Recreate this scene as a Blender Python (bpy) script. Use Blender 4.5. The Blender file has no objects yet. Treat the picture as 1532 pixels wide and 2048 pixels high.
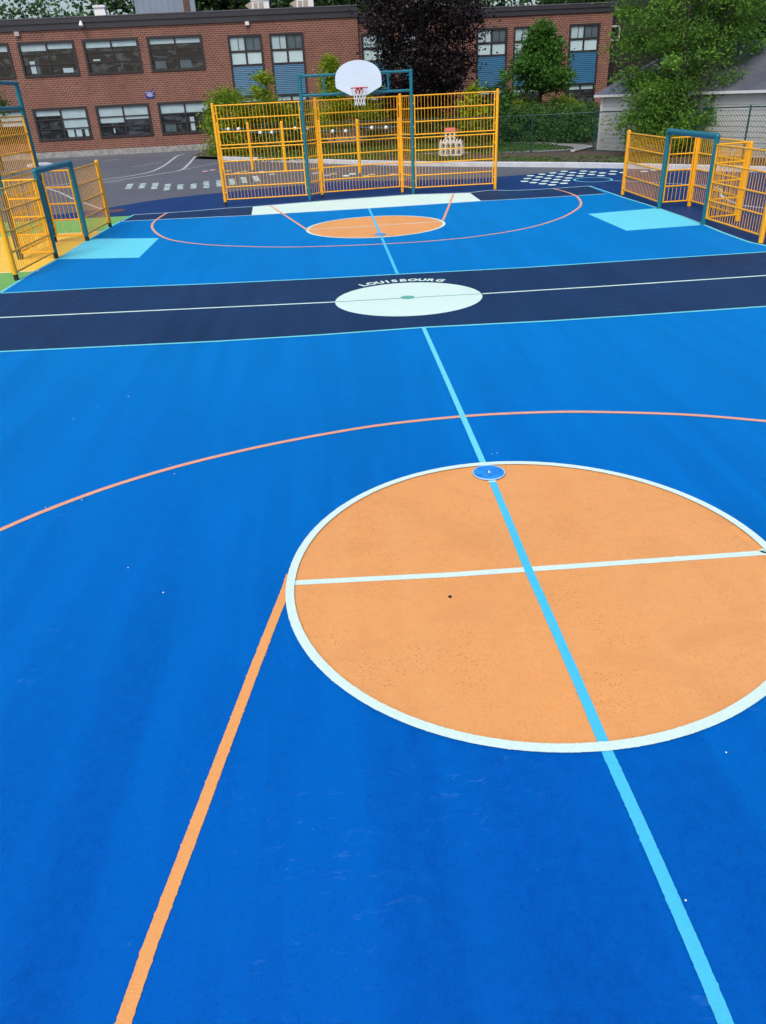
import bpy, bmesh, math, random
import numpy as np
from mathutils import Vector, Matrix
rnd = random.Random(7); rng = np.random.default_rng(7)
sc = bpy.context.scene; C = sc.collection
PI = math.pi
# ------------------------------------------------------------------ camera (solved from the court markings)
W, H, F = 1532, 2048, 1481.13
CAM = np.array([-1.2998, -12.9857, 3.1446]); YAW, PIT, ROL = -0.0524, -0.5141, -0.0504
fw = np.array([-math.sin(YAW)*math.cos(PIT), math.cos(YAW)*math.cos(PIT), math.sin(PIT)])
r0 = np.array([math.cos(YAW), math.sin(YAW), 0]); u0 = np.cross(r0, fw)
rt = r0*math.cos(ROL)+u0*math.sin(ROL); up = -r0*math.sin(ROL)+u0*math.cos(ROL)
def ray(x, y): return fw+rt*(x-W/2)/F-up*(y-H/2)/F
def G(x, y, z=0.0):                      # a mark seen in the photograph -> its place on the ground
    d = ray(x, y); t = (z-CAM[2])/d[2]; P = CAM+t*d
    return (float(P[0]), float(P[1]))
BB = 0.03; BN = math.hypot(1, BB)
def FP(x, y):                            # same, on the school's facade: (along, height)
    d = ray(x, y); t = (50.82+BB*CAM[0]-CAM[1])/(d[1]-BB*d[0]); P = CAM+t*d
    return (float(P[0]*BN), float(P[2]))
cam = bpy.data.cameras.new('camera'); co = bpy.data.objects.new('camera', cam); C.objects.link(co)
cam.sensor_fit = 'VERTICAL'; cam.sensor_height = 36; cam.sensor_width = 27; cam.lens = 36*F/H
cam.clip_end = 3000; cam.clip_start = .05
co.matrix_world = Matrix(((rt[0], up[0], -fw[0], CAM[0]), (rt[1], up[1], -fw[1], CAM[1]), (rt[2], up[2], -fw[2], CAM[2]), (0, 0, 0, 1)))
sc.camera = co
# ------------------------------------------------------------------ light
wd = bpy.data.worlds.new('World'); sc.world = wd; wd.use_nodes = True
nt = wd.node_tree; bg = nt.nodes['Background']; sky = nt.nodes.new('ShaderNodeTexSky')
sky.sky_type = 'NISHITA'; sky.sun_disc = False; SE, SR = math.radians(52), math.radians(205)
sky.sun_elevation = SE; sky.sun_rotation = SR; sky.air_density = 1.0; sky.dust_density = 3.5; sky.ozone_density = 1.0
nt.links.new(sky.outputs[0], bg.inputs[0]); bg.inputs[1].default_value = 0.15
sl = bpy.data.lights.new('sun', 'SUN'); sl.energy = 1.5; sl.angle = math.radians(25); sl.color = (1, .95, .88)
so = bpy.data.objects.new('sun', sl); C.objects.link(so)
sd = Vector((math.sin(SR)*math.cos(SE), math.cos(SR)*math.cos(SE), math.sin(SE)))   # towards the sun
so.rotation_euler = sd.to_track_quat('Z', 'Y').to_euler(); so.location = (0, 0, 40)
sc.view_settings.view_transform = 'Standard'; sc.view_settings.look = 'None'; sc.view_settings.gamma = 1
sc.view_settings.exposure = 0.2
# ------------------------------------------------------------------ materials
def lin(h):
    h = h.lstrip('#'); v = [int(h[i:i+2], 16)/255 for i in (0, 2, 4)]
    return tuple(c/12.92 if c <= .04045 else ((c+.055)/1.055)**2.4 for c in v)
class NT:
    def __init__(s, name):
        s.m = bpy.data.materials.new(name); s.m.use_nodes = True; s.t = s.m.node_tree
        s.p = s.t.nodes['Principled BSDF']
    def n(s, typ, **kw):
        n = s.t.nodes.new('ShaderNode'+typ)
        for k, v in kw.items():
            if k.startswith('_'): setattr(n, k[1:], v)
            else: n.inputs[k].default_value = v
        return n
    def l(s, a, b): s.t.links.new(a, b)
    def noise(s, scale, detail=4, rough=.55, vec=None, dist=0):
        n = s.n('TexNoise', Scale=scale, Detail=detail, Roughness=rough, Distortion=dist)
        if vec is not None: s.l(vec, n.inputs['Vector'])
        return n.outputs['Fac']
    def coord(s, sx=1, sy=1, sz=1, rot=(0, 0, 0), which='Object'):
        tc = s.n('TexCoord'); mp = s.n('Mapping'); mp.inputs['Scale'].default_value = (sx, sy, sz); mp.inputs['Rotation'].default_value = rot
        s.l(tc.outputs[which], mp.inputs['Vector']); return mp.outputs[0]
    def ramp(s, fac, a, b, va=0., vb=1.):
        n = s.n('MapRange'); s.l(fac, n.inputs[0]); n.inputs[1].default_value = a; n.inputs[2].default_value = b
        n.inputs[3].default_value = va; n.inputs[4].default_value = vb; return n.outputs[0]
    def mix(s, fac, a, b, mode='MIX'):
        n = s.n('Mix', _data_type='RGBA', _blend_type=mode)
        for sock, v in ((n.inputs[0], fac), (n.inputs[6], a), (n.inputs[7], b)):
            if isinstance(v, bpy.types.NodeSocket): s.l(v, sock)
            elif isinstance(v, tuple): sock.default_value = (*v[:3], 1)
            else: sock.default_value = v
        return n.outputs[2]
    def math(s, op, a, b=None):
        n = s.n('Math', _operation=op)
        for i, v in enumerate((a, b)):
            if v is None: continue
            if isinstance(v, bpy.types.NodeSocket): s.l(v, n.inputs[i])
            else: n.inputs[i].default_value = v
        return n.outputs[0]
    def base(s, v):
        if isinstance(v, tuple): s.p.inputs['Base Color'].default_value = (*v[:3], 1)
        else: s.l(v, s.p.inputs['Base Color'])
    def bump(s, h, strength=.3, dist=.01):
        b = s.n('Bump', Strength=strength, Distance=dist); s.l(h, b.inputs['Height']); s.l(b.outputs[0], s.p.inputs['Normal'])
def sc_(c, k): return tuple(min(1, x*k) for x in c)
def simple(name, col, rough=.5, var=.12, scale=6, metal=0, spec=.5, bump=0):
    t = NT(name); v = t.coord()
    n = t.noise(scale, 5, .6, v)
    t.base(t.mix(t.ramp(n, .3, .7), sc_(col, 1-var), sc_(col, 1+var)))
    t.p.inputs['Roughness'].default_value = rough; t.p.inputs['Metallic'].default_value = metal
    t.p.inputs['Specular IOR Level'].default_value = spec
    if bump: t.bump(t.noise(scale*12, 3, .6, v), bump, .005)
    return t.m
def court(name, col, lite, streak=.5, scuff=.5, pits=0, rough=.6, spec=.14, mott=.16, sheen=None, grain=.35):
    """rolled acrylic court paint: soft roller streaks, scuffs, dust specks, sandy grain"""
    t = NT(name); w = t.coord()
    big = t.ramp(t.noise(.35, 4, .55, w, .6), .3, .7)
    st = t.ramp(t.noise(1.0, 3, .5, t.coord(1.9, .16, 1, (0, 0, .16)), .7), .42, .60)
    fine = t.ramp(t.noise(11, 7, .8, w, .4), .38, .66)
    c = t.mix(t.math('MULTIPLY', big, .75), sc_(col, 1-mott), sc_(col, 1+mott))
    c = t.mix(t.math('MULTIPLY', st, streak), c, sc_(lite, .95))
    st2 = t.ramp(t.noise(1.0, 3, .6, t.coord(3.6, .20, 1, (0, 0, .05)), .35), .50, .58)
    c = t.mix(t.math('MULTIPLY', st2, streak*.55*grain), c, sc_(col, .9))
    c = t.mix(t.math('MULTIPLY', fine, .42), c, lite)
    gr = t.ramp(t.noise(34, 5, .9, w), .44, .60); c = t.mix(t.math('MULTIPLY', gr, .42), c, sc_(lite, .82))
    dk = t.ramp(t.noise(60, 3, .8, t.coord()), .57, .68); c = t.mix(t.math('MULTIPLY', dk, .5*grain), c, sc_(col, .55))
    wp = t.ramp(t.noise(.55, 6, .7, t.coord(1, .6, 1), 1.0), .5, .72); c = t.mix(t.math('MULTIPLY', wp, .4), c, sc_(lite, .9))
    sca = t.noise(1.0, 5, .75, t.coord(7, 22, 1, (0, 0, .1)), 1.2)
    zone = t.ramp(t.noise(.8, 2, .5, t.coord()), .5, .68)
    c = t.mix(t.math('MULTIPLY', t.ramp(sca, .60, .70), t.math('MULTIPLY', zone, scuff)), c, lin('#6fa6e4'))
    sp = t.n('TexVoronoi', Scale=5.0, Randomness=1.0); t.l(w, sp.inputs['Vector'])
    c = t.mix(t.math('MULTIPLY', t.math('LESS_THAN', sp.outputs['Distance'], .022), .6*scuff), c, lin('#9fc4ea'))
    if pits:
        v = t.n('TexVoronoi', Scale=62.0, Randomness=1.0); t.l(w, v.inputs['Vector'])
        z = t.ramp(t.noise(2.2, 4, .6, t.coord()), .46, .64)
        pit = t.math('MULTIPLY', t.math('LESS_THAN', v.outputs['Distance'], .24), t.math('MULTIPLY', z, pits))
        pr = t.n('TexWhiteNoise'); t.l(v.outputs['Position'], pr.inputs['Vector'])
        pit = t.math('MULTIPLY', pit, t.math('GREATER_THAN', pr.outputs['Value'], .45))
        c = t.mix(pit, c, lin('#7d4a26'))
        c = t.mix(t.math('MULTIPLY', t.ramp(t.noise(1.3, 5, .6, t.coord(), 1.0), .5, .72), .3), c, lin('#c88852'))
    t.base(c); t.p.inputs['Roughness'].default_value = rough; t.p.inputs['Specular IOR Level'].default_value = spec
    g = t.noise(160, 3, .7, w); t.bump(g, .6, .006)
    if sheen: t.p.inputs['Sheen Weight'].default_value = sheen[0]; t.p.inputs['Sheen Roughness'].default_value = .55; t.p.inputs['Sheen Tint'].default_value = (*sheen[1], 1)
    return t.m
K = 1.0
M = {}
M['blue'] = court('court_blue_paint', (.0002, .058, .385), (.0002, .118, .55), .6, .22, sheen=(.64, (.0, .55, 1)), mott=.2, spec=.05, grain=1)
M['navy'] = court('court_navy_paint', (.0045, .027, .088), (.010, .047, .135), .45, .6, mott=.22)
M['navy2'] = court('surround_navy_paint', (.005, .034, .135), (.009, .05, .19), .4, .4, mott=.2)
M['cyan'] = court('cyan_paint', (.13, .68, .86), (.16, .74, .9), .3, .1, mott=.06)
M['axis'] = court('sky_blue_line_paint', (.06, .54, .85), (.09, .62, .86), .3, .0, mott=.06)
M['white'] = court('white_paint', (.67, .88, .81), (.70, .90, .83), .3, .0, mott=.05)
M['mint'] = court('mint_line_paint', (.13, .44, .36), (.16, .5, .42), .3, 0, mott=.08)
M['bandln'] = court('turquoise_line_paint', (.14, .62, .74), (.2, .7, .8), .3, 0, mott=.08)
M['pale'] = court('pale_blue_line_paint', (.42, .68, .88), (.5, .74, .9), .3, 0, mott=.08)
M['orange'] = court('orange_paint', (.80, .35, .115), (.86, .42, .16), .35, 0, pits=.75, mott=.14, grain=.8)
M['orln'] = court('orange_line_paint', (.84, .37, .115), (.88, .42, .15), .3, 0, mott=.06)
M['pink'] = court('salmon_line_paint', (.80, .38, .235), (.83, .43, .28), .3, 0, mott=.06)
M['green'] = court('green_paint', (.16, .42, .11), (.2, .5, .14), .4, .1)
M['yellow'] = court('yellow_paint', (.90, .56, .07), (.93, .62, .10), .35, .05)
M['cream'] = court('cream_line_paint', (.86, .80, .50), (.88, .84, .6), .3, 0)
M['padp'] = court('pink_pad_paint', (.62, .36, .36), (.66, .42, .4), .3, 0)
M['pady'] = court('ochre_pad_paint', (.55, .42, .16), (.6, .48, .2), .3, 0)
M['wornw'] = court('worn_white_paint', (.40, .43, .48), (.55, .58, .6), .5, 0, mott=.25)
t = NT('asphalt'); w = t.coord()
c = t.mix(t.ramp(t.noise(.25, 5, .6, w), .3, .7), (.075, .082, .105), (.105, .115, .14))
c = t.mix(t.math('MULTIPLY', t.ramp(t.noise(60, 4, .8, w), .45, .75), .5), c, (.16, .17, .2))
c = t.mix(t.math('MULTIPLY', t.ramp(t.noise(1.3, 5, .7, t.coord(.3, 2.5, 1), .5), .6, .75), .35), c, (.05, .052, .065))
cr = t.n('TexVoronoi', Scale=.33, Randomness=1.0, _feature='DISTANCE_TO_EDGE'); wv = t.n('VectorMath', _operation='ADD'); nz = t.n('TexNoise', Scale=1.2, Detail=5.0); t.l(w, nz.inputs['Vector']); t.l(w, wv.inputs[0]); t.l(nz.outputs['Color'], wv.inputs[1]); t.l(wv.outputs[0], cr.inputs['Vector'])
c = t.mix(t.math('MULTIPLY', t.math('LESS_THAN', cr.outputs['Distance'], .006), .55), c, (.03, .032, .04))
t.base(c); t.p.inputs['Roughness'].default_value = .75; t.bump(t.noise(90, 3, .7, w), .5, .006); M['asphalt'] = t.m
t = NT('brick'); tc = t.n('TexCoord'); sx = t.n('SeparateXYZ'); t.l(tc.outputs['Object'], sx.inputs[0]); cx = t.n('CombineXYZ')
t.l(t.math('ADD', sx.outputs[0], sx.outputs[1]), cx.inputs[0]); t.l(sx.outputs[2], cx.inputs[1])
b = t.n('TexBrick', Scale=1.0); b.inputs['Brick Width'].default_value = .30; b.inputs['Row Height'].default_value = .128
b.inputs['Mortar Size'].default_value = .015; b.inputs['Mortar Smooth'].default_value = .3; b.inputs['Bias'].default_value = -.1
b.inputs['Color1'].default_value = (.185, .055, .036, 1); b.inputs['Color2'].default_value = (.105, .031, .024, 1); b.inputs['Mortar'].default_value = (.40, .27, .21, 1)
t.l(cx.outputs[0], b.inputs['Vector'])
c = t.mix(t.math('MULTIPLY', t.ramp(t.noise(.35, 5, .65, tc.outputs['Object']), .35, .7), .4), b.outputs['Color'], (.10, .038, .03))
c = t.mix(t.math('MULTIPLY', t.ramp(t.noise(1.0, 5, .7, t.coord(1.6, 1, .12), .4), .52, .75), .3), c, (.22, .12, .085))
c = t.mix(t.math('MULTIPLY', t.ramp(t.noise(2.4, 3, .6, tc.outputs['Object']), .55, .7), .25), c, (.05, .025, .022))
t.base(c); t.p.inputs['Roughness'].default_value = .85; M['brick'] = t.m
t.bump(b.outputs['Fac'], -.4, .01)
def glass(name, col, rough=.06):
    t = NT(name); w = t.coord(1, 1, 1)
    t.base(t.mix(t.ramp(t.noise(.55, 2, .5, t.coord(.8, 1, 1.7), 3.2), .50, .66), col, (.06, .075, .085)))  # paler swirls in the base colour are painted reflections
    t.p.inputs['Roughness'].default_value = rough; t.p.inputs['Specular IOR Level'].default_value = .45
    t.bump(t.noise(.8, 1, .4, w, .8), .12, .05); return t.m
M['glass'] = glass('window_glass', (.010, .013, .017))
M['blind'] = simple('pale_blind', lin('#9fb6bd'), .5, .1, 1.5); M['blindg'] = simple('grey_blind_behind_glass', (.07, .105, .125), .25, .25, 1.2)
M['blindp'] = simple('bright_blind_panel', lin('#b4ccd0'), .45, .08, 1.5)
M['frame'] = simple('dark_brown_window_frame', (.022, .017, .020), .5, .1)
M['fascia'] = simple('charcoal_metal_fascia', (.026, .025, .033), .45, .25, .6); M['cap'] = simple('parapet_cap', (.10, .10, .125), .4, .2, 1)
t = NT('blue_louvre'); w = t.n('TexCoord'); sx = t.n('SeparateXYZ'); t.l(w.outputs['Object'], sx.inputs[0])
s_ = t.math('FRACT', t.math('MULTIPLY', sx.outputs[2], 8.5)); t.base(t.mix(t.ramp(s_, .0, .3), (.008, .05, .11), (.035, .15, .30)))
t.p.inputs['Roughness'].default_value = .45; M['louvre'] = t.m
M['louvreb'] = simple('blue_louvre_metal', (.016, .125, .25), .42, .1, 2)
M['concrete'] = simple('weathered_concrete', (.28, .28, .27), .85, .35, 3, bump=.4)
M['kerb'] = simple('pale_kerb_concrete', (.50, .55, .60), .8, .12, 2, bump=.3)
M['path'] = simple('path_concrete', (.27, .28, .29), .85, .15, 2, bump=.3)
M['soil'] = simple('garden_soil', (.075, .055, .04), .95, .4, 5, bump=.8)
M['grass'] = simple('lawn_ground', (.055, .12, .03), .9, .3, 9, bump=.9)
M['fy'] = simple('yellow_powder_coat', (.93, .43, .012), .36, .05, 3); M['ft'] = simple('teal_powder_coat', (.004, .15, .205), .36, .06, 3)
M['steel'] = simple('galvanised_steel', (.42, .42, .42), .4, .1, 9, metal=.7); M['black'] = simple('black_rubber_sleeve', (.015, .015, .017), .6, .1)
M['greypost'] = simple('dark_grey_post', (.07, .08, .085), .5, .1)
M['bboard'] = simple('white_backboard_fibreglass', (.66, .76, .86), .35, .03, 2); M['red'] = simple('red_rim_steel', (.55, .03, .02), .4, .05)
M['net'] = simple('white_net_cord', (.75, .77, .8), .8, .05); M['rope'] = simple('blue_rope', (.02, .15, .24), .7, .1); M['ball'] = simple('white_grip', (.78, .8, .82), .5, .05)
M['gfence'] = simple('green_vinyl_coated_steel', (.006, .055, .05), .4, .1)
M['sid'] = simple('cream_siding', (.52, .53, .52), .6, .05, 2); M['trim'] = simple('white_trim', (.62, .64, .66), .5, .05)
M['mroof'] = simple('slate_metal_roof', (.13, .14, .18), .35, .2, 1.2, metal=.2)
M['clad'] = simple('blue_grey_metal_cladding', (.20, .25, .32), .45, .1, .8); M['brownp'] = simple('brown_timber_corner', (.10, .055, .04), .7, .2)
M['whitem'] = simple('white_metal_box', (.72, .74, .76), .45, .05); M['beige'] = simple('beige_metal_panel', (.38, .33, .28), .5, .1)
M['signb'] = simple('navy_sign_enamel', (.02, .03, .28), .4, .05); M['signw'] = simple('white_sign_lettering', (.65, .7, .8), .5, .03)
M['castw'] = simple('white_painted_castle', (.62, .62, .58), .7, .1); M['castr'] = simple('pink_red_castle_cap', (.55, .09, .09), .6, .1)
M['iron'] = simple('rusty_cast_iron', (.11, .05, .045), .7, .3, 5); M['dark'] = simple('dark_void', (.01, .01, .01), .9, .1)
M['petal'] = simple('pale_petal', (.75, .8, .62), .7, .05)
t = NT('hub_cover_paint'); w = t.coord()
c = t.mix(t.ramp(t.noise(9, 4, .6, w, 1), .35, .65), (.003, .17, .62), (.02, .32, .85)); t.base(c); t.p.inputs['Roughness'].default_value = .4; M['hub'] = t.m
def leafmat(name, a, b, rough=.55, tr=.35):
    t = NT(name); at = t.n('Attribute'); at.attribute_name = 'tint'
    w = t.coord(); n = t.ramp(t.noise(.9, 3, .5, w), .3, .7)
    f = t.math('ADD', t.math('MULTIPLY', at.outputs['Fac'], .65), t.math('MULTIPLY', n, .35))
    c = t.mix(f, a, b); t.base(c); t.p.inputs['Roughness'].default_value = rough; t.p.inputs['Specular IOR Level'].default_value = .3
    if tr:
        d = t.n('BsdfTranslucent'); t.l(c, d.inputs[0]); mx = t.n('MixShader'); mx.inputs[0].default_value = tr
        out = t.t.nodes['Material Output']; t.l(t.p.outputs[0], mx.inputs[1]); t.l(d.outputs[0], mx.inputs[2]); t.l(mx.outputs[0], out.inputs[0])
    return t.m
M['lf_purple'] = leafmat('purple_maple_leaves', (.008, .006, .008), (.020, .011, .013), .5, .1)
M['lf_maple'] = leafmat('green_maple_leaves', (.025, .09, .018), (.10, .26, .03))
M['lf_big'] = leafmat('ash_leaves', (.034, .10, .024), (.22, .44, .045))
M['lf_bg'] = leafmat('far_tree_leaves', (.018, .055, .018), (.08, .17, .045))
M['lf_hedge'] = leafmat('hedge_leaves', (.03, .08, .022), (.11, .24, .045))
M['lf_lime'] = leafmat('lime_leaves', (.09, .19, .01), (.36, .46, .02))
M['lf_yell'] = leafmat('yellow_green_leaves', (.09, .18, .012), (.30, .42, .03))
M['grassb'] = leafmat('grass_blades', (.03, .08, .015), (.09, .19, .03), .7, .2)
M['bark'] = simple('bark', (.06, .045, .035), .9, .3, 8, bump=.6); M['barkl'] = simple('pale_bark', (.18, .16, .13), .9, .2, 8)
# ------------------------------------------------------------------ mesh helpers
class MB:
    def __init__(s): s.v = []; s.f = []; s.sm = []
    def add(s, vs, fs, smooth=False):
        o = len(s.v); s.v += [tuple(map(float, p)) for p in vs]; s.f += [tuple(i+o for i in f) for f in fs]; s.sm += [smooth]*len(fs)
    def box(s, a, b):
        (x0, y0, z0), (x1, y1, z1) = a, b
        s.add([(x0,y0,z0),(x1,y0,z0),(x1,y1,z0),(x0,y1,z0),(x0,y0,z1),(x1,y0,z1),(x1,y1,z1),(x0,y1,z1)],
              [(0,3,2,1),(4,5,6,7),(0,1,5,4),(1,2,6,5),(2,3,7,6),(3,0,4,7)])
    def tube(s, a, b, r, n=8, r2=None, cap=True):
        a = Vector(a); b = Vector(b); d = (b-a); r2 = r if r2 is None else r2
        if d.length < 1e-6: return
        d.normalize(); x = d.orthogonal().normalized(); y = d.cross(x)
        vs = []; 
        for P, R in ((a, r), (b, r2)):
            for i in range(n):
                q = 2*PI*i/n+PI/n; vs.append(P+x*(math.cos(q)*R)+y*(math.sin(q)*R))
        fs = [(i, (i+1) % n, n+(i+1) % n, n+i) for i in range(n)]
        s.add(vs, fs, n > 4)
        if cap: s.add(vs, [tuple(range(n))[::-1], tuple(range(n, 2*n))])
    def path(s, pts, r, n=6):
        for a, b in zip(pts[:-1], pts[1:]): s.tube(a, b, r, n)
    def poly(s, pts, z): s.add([(p[0], p[1], z) for p in pts], [tuple(range(len(pts)))])
    def quad(s, a, b, c, d): s.add([a, b, c, d], [(0, 1, 2, 3)])
    def sphere(s, c, r, n=10, m=6, sz=1):
        vs = []; fs = []
        for j in range(m+1):
            th = PI*j/m
            for i in range(n):
                q = 2*PI*i/n; vs.append((c[0]+r*math.sin(th)*math.cos(q), c[1]+r*math.sin(th)*math.sin(q), c[2]+r*sz*math.cos(th)))
        for j in range(m):
            for i in range(n): fs.append((j*n+i, (j+1)*n+i, (j+1)*n+(i+1) % n, j*n+(i+1) % n))
        s.add(vs, fs, True)
    def build(s, name, mat, parent=None):
        me = bpy.data.meshes.new(name); me.from_pydata(s.v, [], s.f); me.materials.append(mat)
        me.polygons.foreach_set('use_smooth', s.sm); me.update()
        o = bpy.data.objects.new(name, me); C.objects.link(o)
        if parent is not None: o.parent = parent
        return o
def tag(o, label=None, cat=None, group=None, kind=None):
    if label: o['label'] = label
    if cat: o['category'] = cat
    if group: o['group'] = group
    if kind: o['kind'] = kind
    return o
def empty(name, loc=(0, 0, 0), rz=0):
    o = bpy.data.objects.new(name, None); C.objects.link(o); o.location = loc; o.rotation_euler = (0, 0, rz); o.empty_display_size = .2; return o
def copy_tree(o, parent=None):
    c = o.copy(); C.objects.link(c); c.parent = parent
    for ch in list(o.children): copy_tree(ch, c)
    return c
def surf(name, mb, mat): return tag(mb.build(name, M[mat]), kind='structure')
# ------------------------------------------------------------------ flat paint work
def tri_poly(pts, z, name, mat):         # any simple polygon as a triangulated sheet
    bm = bmesh.new(); vs = [bm.verts.new((p[0], p[1], z)) for p in pts]; f = bm.faces.new(vs)
    if f.normal.z < 0: f.normal_flip()
    bm.normal_update()
    if f.normal.z < 0: f.normal_flip()
    bmesh.ops.triangulate(bm, faces=bm.faces[:], ngon_method='EAR_CLIP')
    me = bpy.data.meshes.new(name); bm.to_mesh(me); bm.free(); me.materials.append(M[mat])
    o = bpy.data.objects.new(name, me); C.objects.link(o); return tag(o, kind='structure')
def catmull(p, n=8, closed=False):
    p = [np.array(q, float) for q in p]; out = []; N = len(p)
    rngi = range(N) if closed else range(N-1)
    for i in rngi:
        if closed: a, b, c, d = p[i-1], p[i], p[(i+1) % N], p[(i+2) % N]
        else: a, b, c, d = p[max(i-1, 0)], p[i], p[i+1], p[min(i+2, N-1)]
        for k in range(n):
            t = k/n; out.append(.5*((2*b)+(-a+c)*t+(2*a-5*b+4*c-d)*t*t+(-a+3*b-3*c+d)*t**3))
    if not closed: out.append(p[-1])
    return out
def resample(p, step):
    p = np.array(p, float); s = np.r_[0, np.cumsum(np.hypot(*np.diff(p, axis=0).T))]; n = max(2, int(s[-1]/step)+1)
    q = np.linspace(0, s[-1], n); return np.stack([np.interp(q, s, p[:, 0]), np.interp(q, s, p[:, 1])], 1)
def ribbon_geo(mb, p, w, z, jit=0., step=.25, closed=False):
    p = resample(p, step)
    d = np.gradient(p, axis=0)
    if closed: d[0] = d[-1] = p[1]-p[-2]
    nrm = np.stack([-d[:, 1], d[:, 0]], 1); nrm /= np.linalg.norm(nrm, axis=1)[:, None]+1e-9
    def wob():
        k = rng.normal(0, jit*.45, len(p)); nib = rng.random(len(p)) < .05
        k[nib] += rng.uniform(.8, 2.2, nib.sum())*jit*1.3
        return k+np.interp(np.arange(len(p)), np.arange(0, len(p)+60, 60), rng.normal(0, jit*.6, len(np.arange(0, len(p)+60, 60))))
    L = p+nrm*(w/2+wob())[:, None]; R = p-nrm*(w/2+wob())[:, None]
    if closed: L[-1] = L[0]; R[-1] = R[0]
    vs = [(x, y, z) for x, y in L]+[(x, y, z) for x, y in R]; n = len(p)
    mb.add(vs, [(i, n+i, n+i+1, i+1) for i in range(n-1)])
def ribbon(name, mat, p, w, z, jit=0., step=.25, closed=False):
    mb = MB(); ribbon_geo(mb, p, w, z, jit, step, closed); return surf(name, mb, mat)
def disc(cx, cy, rx, ry, n=96): return [(cx+rx*math.cos(2*PI*i/n), cy+ry*math.sin(2*PI*i/n)) for i in range(n)]
# ground
mb = MB(); mb.box((-600, -400, -.5), (600, 900, 0)); surf('ground', mb, 'asphalt')
PX = lambda L: [G(*q) for q in L]
navy_edge = PX([(60, 437), (100, 431), (160, 424), (221, 415), (265, 407.5), (300, 402), (345, 396), (390, 391), (453, 384.6), (510, 379), (560, 374.5), (607, 370), (654, 364.5), (720, 362.5), (795, 361.5), (860, 360), (940, 358), (982, 355), (1042, 350), (1107, 344.5), (1160, 338.5)])
tri_poly(navy_edge+[(11.2, 20.2), (16, 14.9), (24, 7), (24, -20), (7, -20), (7, 13), (-7.5, 13), (-12.6, 13.0)], .004, 'surround_ground', 'navy2')
# green and yellow side court on the left
YF, YN = 10.4, 4.76
tri_poly([(-20, YF), (-7.8, YF), (-7.75, 13.55), (-20, 14.1)], .0050, 'side_court_ground', 'green')
tri_poly([(-20, YN), (-7.8, YN), (-7.8, YF), (-20, YF)], .0050, 'side_court_ground', 'yellow')
tri_poly([(-20, -3), (-7.8, -3), (-7.8, YN), (-20, YN)], .0050, 'side_court_ground', 'green')
ribbon('ground_line', 'cream', [(-20, YF), (-7.85, YF)], .07, .0092, .002); ribbon('ground_line', 'cream', [(-20, YN), (-7.85, YN)], .07, .0092, .002)
# main court
sideL = PX([(0, 587), (58, 550), (115, 519), (175, 482), (228, 450), (268, 430)]); sideR = PX([(1178, 372.5), (1213, 384), (1245, 395), (1281, 406), (1316, 417), (1362, 433), (1407, 450), (1450, 468), (1500, 486), (1532, 492)])
base_o = PX([(268, 430), (330, 426.5), (390, 422.5), (453, 416.8), (506, 413.8), (599, 406), (700, 398), (825, 389.5), (940, 386), (965, 382.5), (987, 380.6), (1010, 381.8), (1047, 381), (1107, 377.5), (1178, 372.5)])
base_i = PX([(236, 443.5), (320, 439.5), (505, 431), (640, 423), (740, 417), (850, 410), (962, 402.5), (1100, 395), (1212, 388)])
bandF = PX([(0, 587), (200, 577), (430, 568), (640, 558), (795, 549.5), (1050, 536), (1300, 519.5), (1532, 504.5)])
bandN = PX([(0, 704.5), (220, 694), (430, 684), (640, 671), (846, 656), (1100, 643), (1300, 630), (1532, 614)])
LX, RX = -7.93, 7.9
court_poly = [(LX, -16), (RX, -16)]+[(RX, 2.0)]+sideR[::-1][0:]+base_o[::-1]+sideL[::-1]
tri_poly(court_poly, .006, 'court_ground', 'blue')
def ext(p, l, r): return [(l, p[0][1]+(p[0][1]-p[1][1])/(p[0][0]-p[1][0])*(l-p[0][0])*.3)]+p+[(r, p[-1][1]+(p[-1][1]-p[-2][1])/(p[-1][0]-p[-2][0])*(r-p[-1][0])*.3)]
bF = [(LX, bandF[0][1]-.02)]+bandF[1:]+[(RX, bandF[-1][1])]; bN = [(LX, bandN[0][1])]+bandN+[(RX, bandN[-1][1])]
tri_poly(bN+bF[::-1], .0078, 'court_band_ground', 'navy')
tri_poly(base_i+base_o[::-1], .0078, 'court_band_ground', 'navy')
tri_poly(PX([(506, 414.2), (599, 406.5), (700, 398.6), (825, 390), (940, 386.5), (962, 402.2), (850, 409.7), (740, 416.7), (640, 422.7), (503, 430.8)]), .0092, 'goal_area_ground_marking', 'white')
tri_poly([(-3.7, -14.25), (3.7, -14.25), (3.7, -12.2), (-3.7, -12.2)], .0092, 'goal_area_ground_marking', 'white')
tri_poly(PX([(176, 478.3), (318, 476.8), (278, 516), (117, 519.2)]), .0078, 'goal_mouth_ground_marking', 'cyan')
tri_poly(PX([(1176, 428.5), (1312, 417), (1318, 418), (1362, 434), (1404, 450.5), (1253, 462)]), .0078, 'goal_mouth_ground_marking', 'cyan')
ribbon('ground_line', 'bandln', bF, .062, .0104, .002); ribbon('ground_line', 'bandln', bN, .062, .0104, .0015, .05)
ribbon('ground_line', 'pale', base_i, .07, .0104, .003)
ribbon('ground_line', 'bandln', [(LX, -16), (LX, 1.9)]+sideL, .075, .0104, .003); ribbon('ground_line', 'bandln', sideR+[(RX, -16)], .075, .0106, .003)
ribbon('ground_line', 'pale', base_o, .075, .0112, .003)
for s in (-1, 1): ribbon('ground_line', 'wornw', [(-9, 60)] if 0 else [(s*8.35, 14.9), (s*8.36, 14.91)], .02, .0001) if 0 else None
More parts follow.
